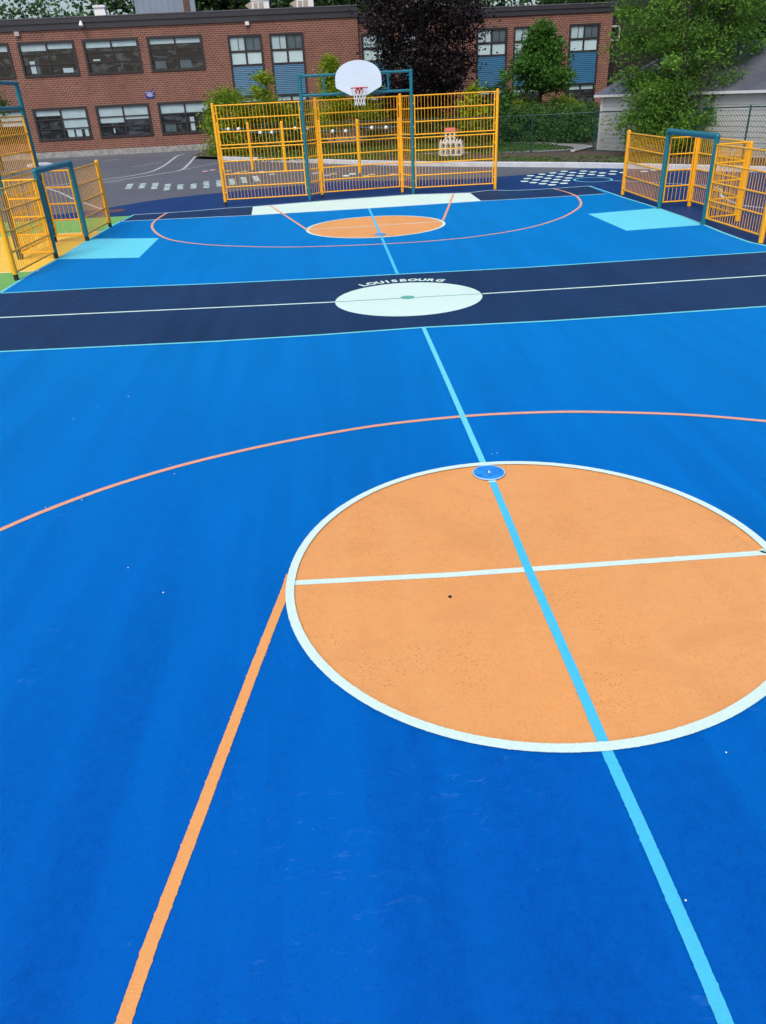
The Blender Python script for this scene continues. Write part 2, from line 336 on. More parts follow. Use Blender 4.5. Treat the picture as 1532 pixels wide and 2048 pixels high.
# free throw circles
pc = [(960,928.2),(870.7,939),(779.3,968),(698.4,1004.4),(638.3,1054),(599,1098.4),(579.6,1140),(570.4,1182),(573,1221),(594,1280),(635.7,1340.6),(675,1376.6),(737.5,1414.5),(821,1452.3),(904.7,1480.5),(960,1493.6),(1060,1508.5),(1132,1512),(1205,1509),(1281,1499.7),(1367,1477),(1450.5,1445),(1508,1412),(1532,1391),(1532,1088),(1497.5,1062),(1432.3,1020),(1356.5,984.9),(1257.3,953.5),(1132,932.6),(1050,927.5)]
gp = np.array(PX(pc)); cc = np.array([.01, -8.46])
d_ = gp-cc; th = np.arctan2(d_[:, 1], d_[:, 0]); rr = np.hypot(*d_.T)
def basis(th): return np.stack([np.ones_like(th), np.cos(th), np.sin(th), np.cos(2*th), np.sin(2*th), .5*np.cos(3*th), .5*np.sin(3*th)], 1)
A = basis(th); q = np.linalg.solve(A.T@A+1e-3*np.eye(7), A.T@rr)
tt = np.linspace(0, 2*PI, 241); ro = basis(tt)@q
ring_o = np.stack([cc[0]+ro*np.cos(tt), cc[1]+ro*np.sin(tt)], 1); RWD = .064
ring_m = np.stack([cc[0]+(ro-RWD/2)*np.cos(tt), cc[1]+(ro-RWD/2)*np.sin(tt)], 1)
def rad_at(x, y): a = math.atan2(y-cc[1], x-cc[0]); return float((basis(np.array([a]))@q)[0])
tri_poly([tuple(p) for p in np.stack([cc[0]+(ro-.02)*np.cos(tt), cc[1]+(ro-.02)*np.sin(tt)], 1)[:-1]], .0078, 'circle_ground_marking', 'orange')
ribbon('ground_line', 'white', ring_m, RWD, .020, .0012, .012, True)
FC = (0.01, 8.36)
tri_poly(disc(*FC, 1.88, 1.85), .0078, 'circle_ground_marking', 'orange')
ribbon('ground_line', 'white', disc(*FC, 1.86, 1.84)+[(FC[0]+1.86, FC[1])], .075, .0104, .001, .05, True)
# axis line
ax = PX([(738, 417.5), (795, 549)]); ribbon('ground_line', 'axis', ax, .066, .0120, .0015, .06)
axN = PX([(847, 656.5), (880, 731), (924, 831), (967, 930)]); ribbon('ground_line', 'cyan', axN, .062, .0120, .001, .02)
axM = PX([(985, 966), (1008, 1022), (1055, 1138), (1110, 1262), (1169, 1398), (1214, 1506)]); ribbon('ground_line', 'axis', axM, .064, .0126, .0012, .015)
axB = PX([(1214, 1506), (1278, 1648), (1330, 1767), (1388, 1900), (1450, 2048)])+[G(1560, 2300), G(1640, 2500)]; ribbon('ground_line', 'axis', axB, .064, .0126, .0016, .012)
ribbon('ground_line', 'white', [axN[-1], axM[0]], .066, .0110, .001, .02)
ribbon('ground_line', 'white', PX([(584, 1168), (900, 1152), (1200, 1131), (1534, 1107.5)])+[(cc[0]+1.78, -8.46)], .062, .0114, .0012, .015)
ribbon('ground_line', 'white', [(FC[0]-1.85, FC[1]+.02), (FC[0]+1.87, FC[1]+.12)], .06, .0114, .0015, .05)
# three point arcs
far3 = catmull(PX([(334, 426.5), (320, 435), (307.5, 445), (304.5, 456), (317, 469.7), (344, 480.8), (397, 488.6), (468, 493), (566, 495), (664, 493), (762, 489), (860, 483), (958, 473), (1056, 456.6), (1121, 437), (1154, 418.7), (1162, 407), (1154, 394), (1134, 385), (1107, 378)]), 8)
ribbon('ground_line', 'pink', far3, .07, .0112, .001, .06)
n3 = np.array(PX([(0, 1062), (94, 1022), (215.4, 977), (341, 938.5), (462, 908), (600, 879), (760, 852), (930, 834), (1060, 827), (1180, 825.5), (1370, 831), (1532, 844)]))
A = np.c_[2*n3, np.ones(len(n3))]; s3 = np.linalg.lstsq(A, (n3**2).sum(1), rcond=None)[0]; R3 = math.sqrt(s3[2]+s3[0]**2+s3[1]**2)
arc = [(s3[0]+R3*math.cos(a), s3[1]+R3*math.sin(a)) for a in np.linspace(.02, PI-.02, 160)]
nn = [tuple(p) for p in catmull(n3, 8)]
lft = [p for p in arc if p[0] < nn[0][0]-.2][::-1]; rgt = [p for p in arc if p[0] > nn[-1][0]+.2][::-1]
ribbon('ground_line', 'pink', lft[::1][::-1][::-1] and (sorted(lft)+nn+sorted(rgt)), .058, .0112, .001, .02)
# key lines
tl = PX([(582, 1150), (571, 1184), (540, 1262), (505, 1352), (452, 1492), (405, 1617), (352, 1757), (300, 1895), (248, 2048)]); e_ = np.array(tl[-1])+(np.array(tl[-1])-np.array(tl[0]))
ribbon('ground_line', 'orln', tl+[tuple(e_)], .066, .0098, .0022, .010)
ribbon('ground_line', 'orln', [(1.74, -8.1), (1.79, -8.5), (2.4, -11.35), (3.0, -14.2)], .066, .0098, .002, .02)
ribbon('ground_line', 'pink', PX([(541, 412.5), (576, 435), (615, 461)]), .07, .0120, .001, .06)
ribbon('ground_line', 'pink', PX([(907, 388.5), (898, 412), (886, 441.5)]), .07, .0120, .001, .06)
# centre circle, halfway line, lettering
CC = (.02, .075)
tri_poly(disc(*CC, 1.285, 1.20), .0092, 'circle_ground_marking', 'white')
mid = PX([(0, 636.3), (330, 621), (671, 605)]); midr = PX([(965, 588.5), (1200, 574), (1532, 552)])
ribbon('ground_line', 'white', [(LX, mid[0][1])]+mid, .058, .0104, .001, .05); ribbon('ground_line', 'white', midr+[(RX, midr[-1][1])], .058, .0104, .001, .05)
ribbon('ground_line', 'mint', [mid[-1], midr[0]], .035, .0112, .001, .05)
tri_poly(disc(*G(815, 596), .125, .125, 32), .0120, 'spot_ground_marking', 'mint')
def lettering():
    mb = MB(); word = 'LOUISBOURG'; R = 1.36; a0, a1 = 120.0, 59.5
    adv = {'L': .86, 'I': .55}; ws = [{'L': .95, 'I': .62, 'U': .98, 'S': .92}.get(ch, 1.0) for ch in word]; tot = sum(ws)-.5*ws[0]-.5*ws[-1]; acc = 0
    for i, ch in enumerate(word):
        if i: acc += .5*(ws[i-1]+ws[i])
        a = math.radians(a0+(a1-a0)*acc/tot)
        cu = bpy.data.curves.new('letter', 'FONT'); cu.body = ch; cu.size = .240; cu.align_x = 'CENTER'; cu.offset = .012; cu.resolution_u = 6
        o = bpy.data.objects.new('letter', cu); C.objects.link(o); bpy.context.view_layer.update()
        me = o.to_mesh(); xm_ = (min(v.co.x for v in me.vertices)+max(v.co.x for v in me.vertices))/2; vs = [((v.co.x-xm_)*.95, v.co.y*1.12) for v in me.vertices]; fs = [tuple(p.vertices) for p in me.polygons]; o.to_mesh_clear()
        bpy.data.objects.remove(o); bpy.data.curves.remove(cu)
        ca, sa = math.cos(a), math.sin(a); out = []
        for x, y in vs:
            rr_ = R+y; out.append((CC[0]+rr_*ca+x*sa, CC[1]-.03+rr_*sa-x*ca, .0104))
        mb.add(out, fs)
    return surf('lettering_ground_marking', mb, 'white')
lettering()
# marks on the asphalt
TA = [(208, 359), (247, 354), (287, 347), (310, 340.4), (330, 330), (344.6, 319), (356, 311.5), (369, 308.5)]
TB = [(208, 364), (258.5, 357), (310, 349.5), (345, 344), (359, 341), (370.5, 335), (382, 323), (393.5, 311), (409, 304)]
ribbon('track_ground_line', 'wornw', catmull(PX([(80, 376)]+[(140, 367)]+TA), 6), .16, .004, .004); ribbon('track_ground_line', 'wornw', catmull(PX([(80, 381), (140, 372)]+TB), 6), .16, .004, .004)
for L in ([(369, 308.5), (201, 313.5), (75, 319.5)], [(409, 304), (333, 306), (250, 309)], [(201, 324), (235.5, 318.5)], [(263, 334), (324.5, 324.5)], [(367.6, 339), (410.7, 331)], [(413.5, 330), (434, 326.6)], [(210, 366), (250, 361.5)], [(89, 375), (120, 385), (146.5, 398), (205, 419)]):
    ribbon('worn_ground_line', 'wornw', PX(L), .11, .0045, .003)
for (xt, yt), (xb, yb), n in [((261,367.5),(256,378),4),((287,366.5),(282,377),4),((312,365.5),(307.7,378.3),5),((336.4,367.5),(332.7,381),5),((361,368.8),(360,379),4),((387.5,367.3),(386.7,377.5),4),((412.5,362.6),(413,376.5),5),((437.8,360.5),(439,373.3),5),((463,357.5),(465.6,369.5),5),((485.7,354.2),(490,366),5),((509.6,352),(515,362.8),5)]:
    mb = MB()
    for k in range(n):
        f_ = (k+.5)/n; x = xt+(xb-xt)*f_; y = yt+(yb-yt)*f_; a = G(x-5.6, y); b_ = G(x+5.6, y); hh = .36*abs(G(x, y-.88)[1]-G(x, y+.88)[1])
        cx_, cy_ = (a[0]+b_[0])/2, (a[1]+b_[1])/2; rx = (b_[0]-a[0])/2
        mb.poly([(cx_+math.copysign(abs(math.cos(q))**.4, math.cos(q))*rx, cy_+math.copysign(abs(math.sin(q))**.5, math.sin(q))*hh) for q in [2*PI*i/20 for i in range(20)]], .004)
    surf('hopscotch_ground_marking', mb, 'white')
for x, y, m_ in [(410,342.7,'padp'),(425,340,'padp'),(444,343,'pady'),(457,341.6,'pady'),(475,345,'pady'),(488.6,343,'pady'),(523,344,'white'),(543.8,348.5,'wornw'),(631,346.7,'wornw'),(655,350.6,'wornw'),(667,347.7,'pady'),(692,351.6,'white'),(705,348,'white'),(732,352,'pady'),(744.6,349,'pady'),(786,349,'padp')]:
    c_ = G(x, y); mb = MB(); mb.poly(disc(*c_, .17, .34, 20), .0045); surf('pad_ground_marking', mb, m_)
dots = [(388,343),(497,329),(602,317),(710,302),(358,371),(471,356),(579,342),(688,327),(792,313),(896,299),(330,397),(441,383),(553,369),(663,354),(772,339),(880,322),(986,307),(415,409),(528,395),(640,380),(752,365),(861,347),(970,331),(1076,317),(1182,301),(503,420),(617,406),(730,390),(1062,343),(1170,327),(592,431),(707,416),(1275,313)]
dots = [(980+x/4.7875, 280+y/4.7875) for x, y in dots]+[(1288, 343), (1308, 340.5), (1332, 338.5), (1354.5, 339.5)]
for x, y in dots:
    mb = MB(); mb.poly(disc(*G(x, y), .15, .21, 20), .0070); surf('dot_ground_marking', mb, 'white')
rc_ = G(1185.7, 359.6); ribbon('ring_ground_marking', 'bandln', disc(rc_[0], rc_[1], .66, .80, 48)+[(rc_[0]+.66, rc_[1])], .075, .0070, .001, .1, True)
ribbon('worn_ground_line', 'pale', PX([(1217, 361.3), (1281, 364), (1324.6, 366.5), (1412, 371)]), .06, .0070, .001)
ribbon('worn_ground_line', 'pale', catmull(PX([(1412, 371), (1427, 374.6), (1442, 379.6), (1443, 392), (1457, 401), (1472, 407), (1485, 411), (1521.6, 416), (1560, 420)]), 5), .075, .0080, .001)
# kerb, garden ground
kp = [(-7.72, 38.2), (-5.2, 35.3), (-2.54, 32.5), (.6, 29.0), (3.8, 25.8), (6.76, 23.5), (8.9, 21.8), (11, 19.8), (14.9, 15.5), (19, 11), (26, 4)]
kpc = catmull(kp, 5)
def kerb(p, w, h):
    mb = MB(); p = resample(p, .6); d = np.gradient(p, axis=0); nr = np.stack([-d[:, 1], d[:, 0]], 1); nr /= np.linalg.norm(nr, axis=1)[:, None]
    n = len(p); a, b_ = p, p+nr*w; c_ = .02
    prof = [(0, 0), (0, h-c_), (c_, h), (w, h), (w, 0)]
    vs = []
    for i in range(n):
        for (u, z) in prof: q_ = p[i]+nr[i]*u; vs.append((q_[0], q_[1], z))
    m = len(prof); fs = [(i*m+j, i*m+j+1, (i+1)*m+j+1, (i+1)*m+j) for i in range(n-1) for j in range(m-1)]
    mb.add(vs, fs); mb.add(vs[:m], [tuple(range(m))]); return surf('kerb', mb, 'kerb')
kerb(kpc, .2, .2)
mb = MB(); mb.poly([(p[0]+.04, p[1]+.08) for p in [tuple(x) for x in kpc]]+[(60, 4), (60, 50.3), (-9.3, 50.3), (-9.5, 42)], .15)
tri_poly([(p[0]+.1, p[1]+.12) for p in [tuple(x) for x in kpc]]+[(60, 4), (60, 50.9), (-9.6, 50.3), (-9.6, 40.5)], .16, 'soil_ground', 'soil')
tri_poly([(-3, 36), (4.5, 30.6), (9.0, 28.8), (11.2, 28.8), (11.9, 30.5), (11.6, 33), (10, 36.5), (3, 44), (-6, 46)], .17, 'lawn', 'grass')
gpth = catmull([(7.0, 44), (9.3, 40.5), (11.0, 36.5), (12.3, 33.2), (12.8, 31), (12.3, 29.4), (10.6, 28.9), (8.6, 29.4), (5.5, 31.2), (1, 34.2)], 5)
ribbon('garden_path', 'path', gpth, 1.1, .18, .01, .3)
kerb(catmull(PX([(66, 334), (80, 330.5), (94, 333), (98, 337), (88, 341), (60, 344), (20, 350)]), 4), .35, .16)
# ------------------------------------------------------------------ fences of tube frames and thin vertical bars
def bars_panel(mb, a, b, z0, z1, gaps, inset=.10, sp=.115, rr=.021):
    a = Vector((*a, 0)); b = Vector((*b, 0)); L = (b-a).length; d = (b-a)/L; o = .055
    for k in range(gaps+1):
        z = z0+(z1-z0)*k/gaps; e0, e1 = (o, L-o) if k in (0, gaps) else (inset, L-inset)
        p = a+d*e0; q_ = a+d*e1; mb.tube((p.x, p.y, z), (q_.x, q_.y, z), rr, 8)
    for e in (inset, L-inset): p = a+d*e; mb.tube((p.x, p.y, z0), (p.x, p.y, z1), rr*1.1, 8)
    n = max(1, int(round((L-2*inset)/sp)))
    for i in range(1, n): p = a+d*(inset+(L-2*inset)*i/n); mb.tube((p.x, p.y, z0), (p.x, p.y, z1), .0075, 5, cap=False)
def clamps(mb, a, b, zs, inset=.10):
    a = Vector((*a, 0)); b = Vector((*b, 0)); d = (b-a).normalized()
    for e in (a+d*.035, b-d*.035-d*.0):
        for z in zs:
            s = 1 if e is not None and (e-a).length < .1 else -1
            p = e; q_ = e+d*s*.07; mb.tube((p.x, p.y, z), (q_.x, q_.y, z), .022, 8)
def post(root, p, h, r, mat, foot=True, z0=0.0):
    mb = MB(); zb = .13 if foot else .012; mb.tube((p[0], p[1], zb), (p[0], p[1], h-.02), r, 14); mb.tube((p[0], p[1], h-.02), (p[0], p[1], h), r, 14, r*.7)
    o = mb.build('post', M[mat], root); f = MB()
    if foot: f.tube((p[0], p[1], 0), (p[0], p[1], .135), r*.93, 14); f.build('post_foot', M['black'], o)
    else: f.tube((p[0], p[1], 0), (p[0], p[1], .014), r*1.5, 18); f.build('base_plate', M['black'], o)
    return o
def panel(root, a, b, z0, z1, gaps, zs, inset=.10):
    mb = MB(); bars_panel(mb, a, b, z0, z1, gaps, inset); clamps(mb, a, b, zs); o = mb.build('panel', M['fy'], root)

# -- goal with basketball hoop at the far end
gr = empty('basketball_goal_fence', (0, 15, 0)); tag(gr, 'tall yellow barred fence with teal frame and white basketball backboard at the far end', 'ball fence')
OFF = (0, 15)
def L_(p): return (p[0]-gr.location.x, p[1]-gr.location.y)
pl, ptl, pcl, pcr, ptr, pr = [L_(G(*q)) for q in ((452, 412), (620, 402), (645, 397), (805, 385), (827, 388), (990, 379))]
pr = (pr[0], pr[1]); 
for p, f_ in ((pl, True), (pcl, True), (pcr, False), (pr, False)): post(gr, p, 3.11, .05, 'fy', f_)
for p in (ptl, ptr): post(gr, p, 3.80, .058, 'ft', False)
for a, b_ in ((pl, ptl), (ptl, pcl), (pcl, pcr), (pcr, ptr), (ptr, pr)):
    ins = .10 if math.dist(a, b_) > 1 else .07
    panel(gr, a, b_, .20, 1.77, 4, (.42, 1.5), ins); panel(gr, a, b_, 1.87, 3.03, 3, (2.1, 2.8), ins)
mb = MB()
for z in (3.74, 3.19): mb.tube((ptl[0], ptl[1], z), (ptr[0], ptr[1], z), .042, 12)
for f_ in (.21, .79): x, y = ptl[0]+(ptr[0]-ptl[0])*f_, ptl[1]+(ptr[1]-ptl[1])*f_; mb.tube((x, y, 3.19), (x, y, 3.74), .034, 10)
mb.build('top_frame', M['ft'], gr)
# backboard, fan shaped
bx, by = .055, -.42; th_b = math.atan2(ptr[1]-ptl[1], ptr[0]-ptl[0])
def fan():
    pts = [(-.26, 3.12), (.26, 3.12), (.72, 3.34), (.75, 3.40), (.75, 3.58)]
    for i in range(1, 20): a = PI*i/20; pts.append((.75*math.cos(a), 3.58+.52*math.sin(a)**.92))
    pts += [(-.75, 3.58), (-.75, 3.40), (-.72, 3.34)]; return pts
mb = MB(); P = fan(); n = len(P); dx, dy = math.cos(th_b), math.sin(th_b)
vs = [(bx+x*dx, by+x*dy-.022, z) for x, z in P]+[(bx+x*dx, by+x*dy+.022, z) for x, z in P]
mb.add(vs, [tuple(range(n)), tuple(range(2*n-1, n-1, -1))]+[(i, n+i, n+(i+1) % n, (i+1) % n) for i in range(n)])
bb = mb.build('backboard', M['bboard'], gr)
mb = MB()
for sx_ in (-.45, .45):
    for z in (3.19, 3.74): mb = MB(); mb.tube((bx+sx_, by+.02, z), (bx+sx_, .08, z), .02, 8); mb.build('backboard_bracket', M['ft'], gr)
rimc = Vector((bx, by-.33, 3.33)); RR = .275
mb = MB(); N = 28
for k in (0,):
    for i in range(N):
        a, b_ = 2*PI*i/N, 2*PI*(i+1)/N; mb.tube((rimc.x+RR*math.cos(a), rimc.y+RR*math.sin(a), rimc.z), (rimc.x+RR*math.cos(b_), rimc.y+RR*math.sin(b_), rimc.z), .014, 6)
mb.box((bx-.11, by-.05, 3.17), (bx+.11, by-.022, 3.35)); mb.box((bx-.11, by-.10, 3.318), (bx+.11, by-.04, 3.332))
for s in (-.09, -.03, .03, .09): mb.tube((bx+s*.8, by-.04, 3.18), (bx+s*1.3, by-.14, 3.32), .011, 6)
rim = mb.build('rim', M['red'], bb)
mb = MB(); NR = 12; rows = [(RR, 0), (.235, -.12), (.195, -.24), (.165, -.36), (.175, -.50)]
for j in range(4):
    for i in range(NR):
        for s in (-.5, .5):
            a = 2*PI*(i+.5*(j % 2))/NR; b_ = a+2*PI*s/NR
            mb.tube((rimc.x+rows[j][0]*math.cos(a), rimc.y+rows[j][0]*math.sin(a), rimc.z+rows[j][1]), (rimc.x+rows[j+1][0]*math.cos(b_), rimc.y+rows[j+1][0]*math.sin(b_), rimc.z+rows[j+1][1]), .0065, 5)
mb.build('net', M['net'], bb)
# -- side goals
def side_goal(rname, lab, posts, s, depth_pts, tall=False):
    org = (posts[1][0], (posts[1][1]+posts[2][1])/2); root = empty(rname, (org[0], org[1], 0)); tag(root, lab, 'ball fence')
    def l(p): return (p[0]-org[0], p[1]-org[1])
    A_, T1, T2, B_ = map(l, posts); D1, D2 = map(l, depth_pts)
    for p in (A_, B_): post(root, p, 1.84, .055, 'fy', s < 0)
    for p in (T1, T2): post(root, p, 1.93, .062, 'ft', s < 0)
    if not tall:
        for p in (D1, D2): post(root, p, 1.78, .058, 'fy', False)
    mb = MB(); mb.tube((T1[0], T1[1], 1.93), (T2[0], T2[1], 1.93), .07, 14); mb.sphere((T1[0], T1[1], 1.93), .07); mb.sphere((T2[0], T2[1], 1.93), .07); mb.build('crossbar', M['ft'], root)
    for a, b_ in ((A_, T1), (T1, D1), (D1, D2), (D2, T2), (T2, B_)): panel(root, a, b_, .16, 1.76, 4, (.4, 1.5), .09)
    return root
Ag, T1g, T2g, Bg = [G(*q) for q in ((1245, 390), (1318, 417), (1407, 449), (1521, 487))]
side_goal('side_goal_fence', 'low yellow barred ball fence with a teal goal frame on the right side line', (Ag, T1g, T2g, Bg), 1, (G(1378, 413), G(1474, 443)))
Al, T1l, T2l, Bl = [G(*q) for q in ((221, 455), (175, 482), (113, 517), (34, 561))]
DL1, DL2 = G(111, 484), G(42, 519)
side_goal('side_goal_fence', 'low yellow barred ball fence with a teal goal frame on the left side line', (Al, T1l, T2l, Bl), -1, (DL1, DL2), True)
# tall frame standing behind the left goal
rt_ = empty('tall_hoop_frame', (DL1[0], DL1[1], 0)); tag(rt_, 'tall teal frame with a high yellow barred panel behind the left goal', 'ball frame')
d2 = (DL2[0]-DL1[0], DL2[1]-DL1[1])
post(rt_, (0, 0), 3.80, .06, 'ft', True)
mb = MB(); mb.tube((d2[0], d2[1], 1.45), (d2[0], d2[1], 3.8), .06, 14); p2 = mb.build('post', M['ft'], rt_)
mb = MB(); mb.tube((d2[0], d2[1], 0), (d2[0], d2[1], 1.45), .065, 14)
for k in range(6): a = 2*PI*k/6; mb.tube((d2[0]+.062*math.cos(a), d2[1]+.062*math.sin(a), 0.01), (d2[0]+.062*math.cos(a), d2[1]+.062*math.sin(a), 1.45), .012, 6)
mb.build('post_sleeve', M['greypost'], p2)
panel(rt_, (0, 0), d2, 1.86, 3.04, 3, (2.1, 2.8))
mb = MB()
for z in (3.76, 3.22): mb.tube((0, 0, z), (d2[0], d2[1], z), .045, 12)
mb.build('top_frame', M['ft'], rt_)
# ------------------------------------------------------------------ rope traverse: posts, ropes, white grips
cp = [G(*q) for q in ((446, 338.5), (505.7, 339.7), (572, 341), (645, 343), (719.5, 345), (800, 346))]
rp = empty('rope_traverse', (cp[0][0], cp[0][1], 0)); tag(rp, 'row of yellow posts joined by blue ropes with white grips behind the far fence', 'climbing rope')
lc = lambda p: (p[0]-cp[0][0], p[1]-cp[0][1])
for p in cp:
    x, y = lc(p); mb = MB(); mb.tube((x, y, 0), (x, y, 2.12), .075, 14); mb.sphere((x, y, 2.12), .075, 12, 6); mb.build('post', M['fy'], rp)
rz_ = [1.92, 1.74, 1.89, 1.75, 1.86]
for i in range(5):
    a, b_ = lc(cp[i]), lc(cp[i+1]); z = rz_[i]; mb = MB()
    L = math.dist(a, b_); ux, uy = (b_[0]-a[0])/L, (b_[1]-a[1])/L
    pts = [(a[0]+ux*(.075+(L-.15)*k/6), a[1]+uy*(.075+(L-.15)*k/6), z-.04*math.sin(PI*k/6)) for k in range(7)]
    mb.path(pts, .018, 6); ro_ = mb.build('rope', M['rope'], rp)
    for f_ in (.36, .7):
        k = f_; x = a[0]+(b_[0]-a[0])*k; y = a[1]+(b_[1]-a[1])*k; g = MB(); g.sphere((x, y, z-.035), .085, 12, 7, .95); g.build('grip', M['ball'], rp)
# ------------------------------------------------------------------ school building
SB = empty('school_building', (0, 50.82, 0), math.atan(BB)); tag(SB, 'two storey red brick school with dark metal parapet, wide windows and blue louvre panels', 'school')
def wallgrid(mb, x0, x1, z0, z1, holes, y=0.0, dep=.18):
    xs = sorted({x0, x1, *[h[0] for h in holes], *[h[1] for h in holes]}); zs = sorted({z0, z1, *[h[2] for h in holes], *[h[3] for h in holes]})
    for i in range(len(xs)-1):
        for j in range(len(zs)-1):
            a, b_, c_, d = xs[i], xs[i+1], zs[j], zs[j+1]
            if any(h[0] <= a+1e-6 and h[1] >= b_-1e-6 and h[2] <= c_+1e-6 and h[3] >= d-1e-6 for h in holes): continue
            mb.quad((a, y, c_), (b_, y, c_), (b_, y, d), (a, y, d))
    for (a, b_, c_, d) in holes:
        mb.quad((a, y, c_), (a, y, d), (a, y+dep, d), (a, y+dep, c_)); mb.quad((b_, y, d), (b_, y, c_), (b_, y+dep, c_), (b_, y+dep, d))
        mb.quad((a, y, d), (b_, y, d), (b_, y+dep, d), (a, y+dep, d)); mb.quad((b_, y, c_), (a, y, c_), (a, y+dep, c_), (b_, y+dep, c_))
wides = []
for (x, bl) in ((-26.5, (.2, .2)), (-22.03, (.22, .18)), (-17.57, (.2, .19)), (-13.10, (.17, .17)), (-31, (.2, .3))):
    wides.append((x, x+3.88, 5.20, 7.37, bl))
for (x, bl) in ((-26.5, (.5, .5)), (-22.08, (.2, .72)), (-17.6, (.55, .45)), (-13.11, (.36, .36)), (-31, (.4, .3))): wides.append((x, x+3.88, 1.14, 3.28, bl))
bays = [(-7.42, -4.98, 0, 3.42, 5.35, 7.24), (-4.45, -1.98, 0, 3.40, 5.35, 7.24)]
wings = [(2.22, 4.6), (5.1, 7.5), (10.8, 13.16), (13.62, 16.0), (17.88, 20.24)]
holesL = [h[:4] for h in wides]+[(b_[0], b_[1], 1.1, 7.24) for b_ in bays]
holesR = [(a, b_, 1.1, 7.02) for a, b_ in wings]
mb = MB(); XL0, XL1 = -34, 1.98
wallgrid(mb, XL0, XL1, .40, 8.02, holesL)
mb.quad((XL1, 0, .4), (XL1, 14, .4), (XL1, 14, 8.02), (XL1, 0, 8.02)); mb.quad((XL0, 14, .4), (XL0, 0, .4), (XL0, 0, 8.02), (XL0, 14, 8.02)); mb.quad((XL1, 14, .4), (XL0, 14, .4), (XL0, 14, 8.02), (XL1, 14, 8.02))
mb.build('wall', M['brick'], SB)
mb = MB(); YR = .35; XR1 = 21.15
wallgrid(mb, XL1+.003, XR1, .40, 7.70, holesR, YR)
mb.quad((XR1, YR, .4), (XR1, 13, .4), (XR1, 13, 7.7), (XR1, YR, 7.7)); mb.quad((XR1, 13, .4), (XL1, 13, .4), (XL1, 13, 7.7), (XR1, 13, 7.7))
mb.build('wall', M['brick'], SB)
mb = MB(); mb.box((XL0, -.05, 0), (XL1+.05, .3, .40)); mb.build('foundation', M['concrete'], SB)
mb = MB(); mb.box((XL1+.06, YR-.05, 0), (XR1+.05, YR+.3, .40)); mb.build('foundation', M['concrete'], SB)
def fascia(x0, x1, y, z0, z1):
    mb = MB(); h = z1-z0; mb.box((x0-.05, y-.10, z0), (x1+.05, y+.3, z0+h*.5)); mb.box((x0-.10, y-.17, z0+h*.5+.002), (x1+.10, y+.3, z1-.06))
    f = mb.build('parapet', M['fascia'], SB); m2 = MB(); m2.box((x0-.12, y-.20, z1-.057), (x1+.12, y+.42, z1)); m2.build('parapet_cap', M['cap'], f)
fascia(XL0, XL1, 0, 8.0, 8.72); fascia(XL1+.16, XR1, YR, 7.68, 8.28)
mb = MB(); mb.box((XL0, .42, 8.1), (XL1, 14, 8.3)); mb.box((XL1+.01, YR+.45, 7.7), (XR1, 13, 7.9)); mb.build('roof', M['asphalt'], SB)
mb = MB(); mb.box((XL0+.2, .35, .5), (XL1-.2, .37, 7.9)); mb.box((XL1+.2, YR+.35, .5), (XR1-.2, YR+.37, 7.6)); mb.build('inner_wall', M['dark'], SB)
def frame_rect(mb, x0, x1, z0, z1, t, y0, y1):
    mb.box((x0, y0, z0), (x1, y1, z0+t)); mb.box((x0, y0, z1-t), (x1, y1, z1)); mb.box((x0, y0, z0+t), (x0+t, y1, z1-t)); mb.box((x1-t, y0, z0+t), (x1, y1, z1-t))
def wide_window(x0, x1, z0, z1, bl):
    mb = MB(); t = .15; frame_rect(mb, x0, x1, z0, z1, t, -.06, .12)
    xm = (x0+x1)/2; mb.box((xm-.05, -.01, z0+t), (xm+.05, .1, z1-t)); h = (z1-z0-2*t)
    for k in (1, 2):
        z = z0+t+h*k/3
        mb.box((x0+t, .0, z-.035), (xm-.05, .1, z+.035)); mb.box((xm+.05, .0, z-.035), (x1-t, .1, z+.035))
    w_ = mb.build('window', M['frame'], SB)
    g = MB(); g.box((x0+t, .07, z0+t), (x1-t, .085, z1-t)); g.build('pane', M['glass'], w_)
    for (a, b_), f_ in (((x0+t+.03, xm-.06), bl[0]), ((xm+.06, x1-t-.03), bl[1])):
        g = MB(); g.box((a, .062, z1-t-h*f_), (b_, .067, z1-t-.01)); g.build('blind', M['blind'], w_)
for w_ in wides: wide_window(*w_)
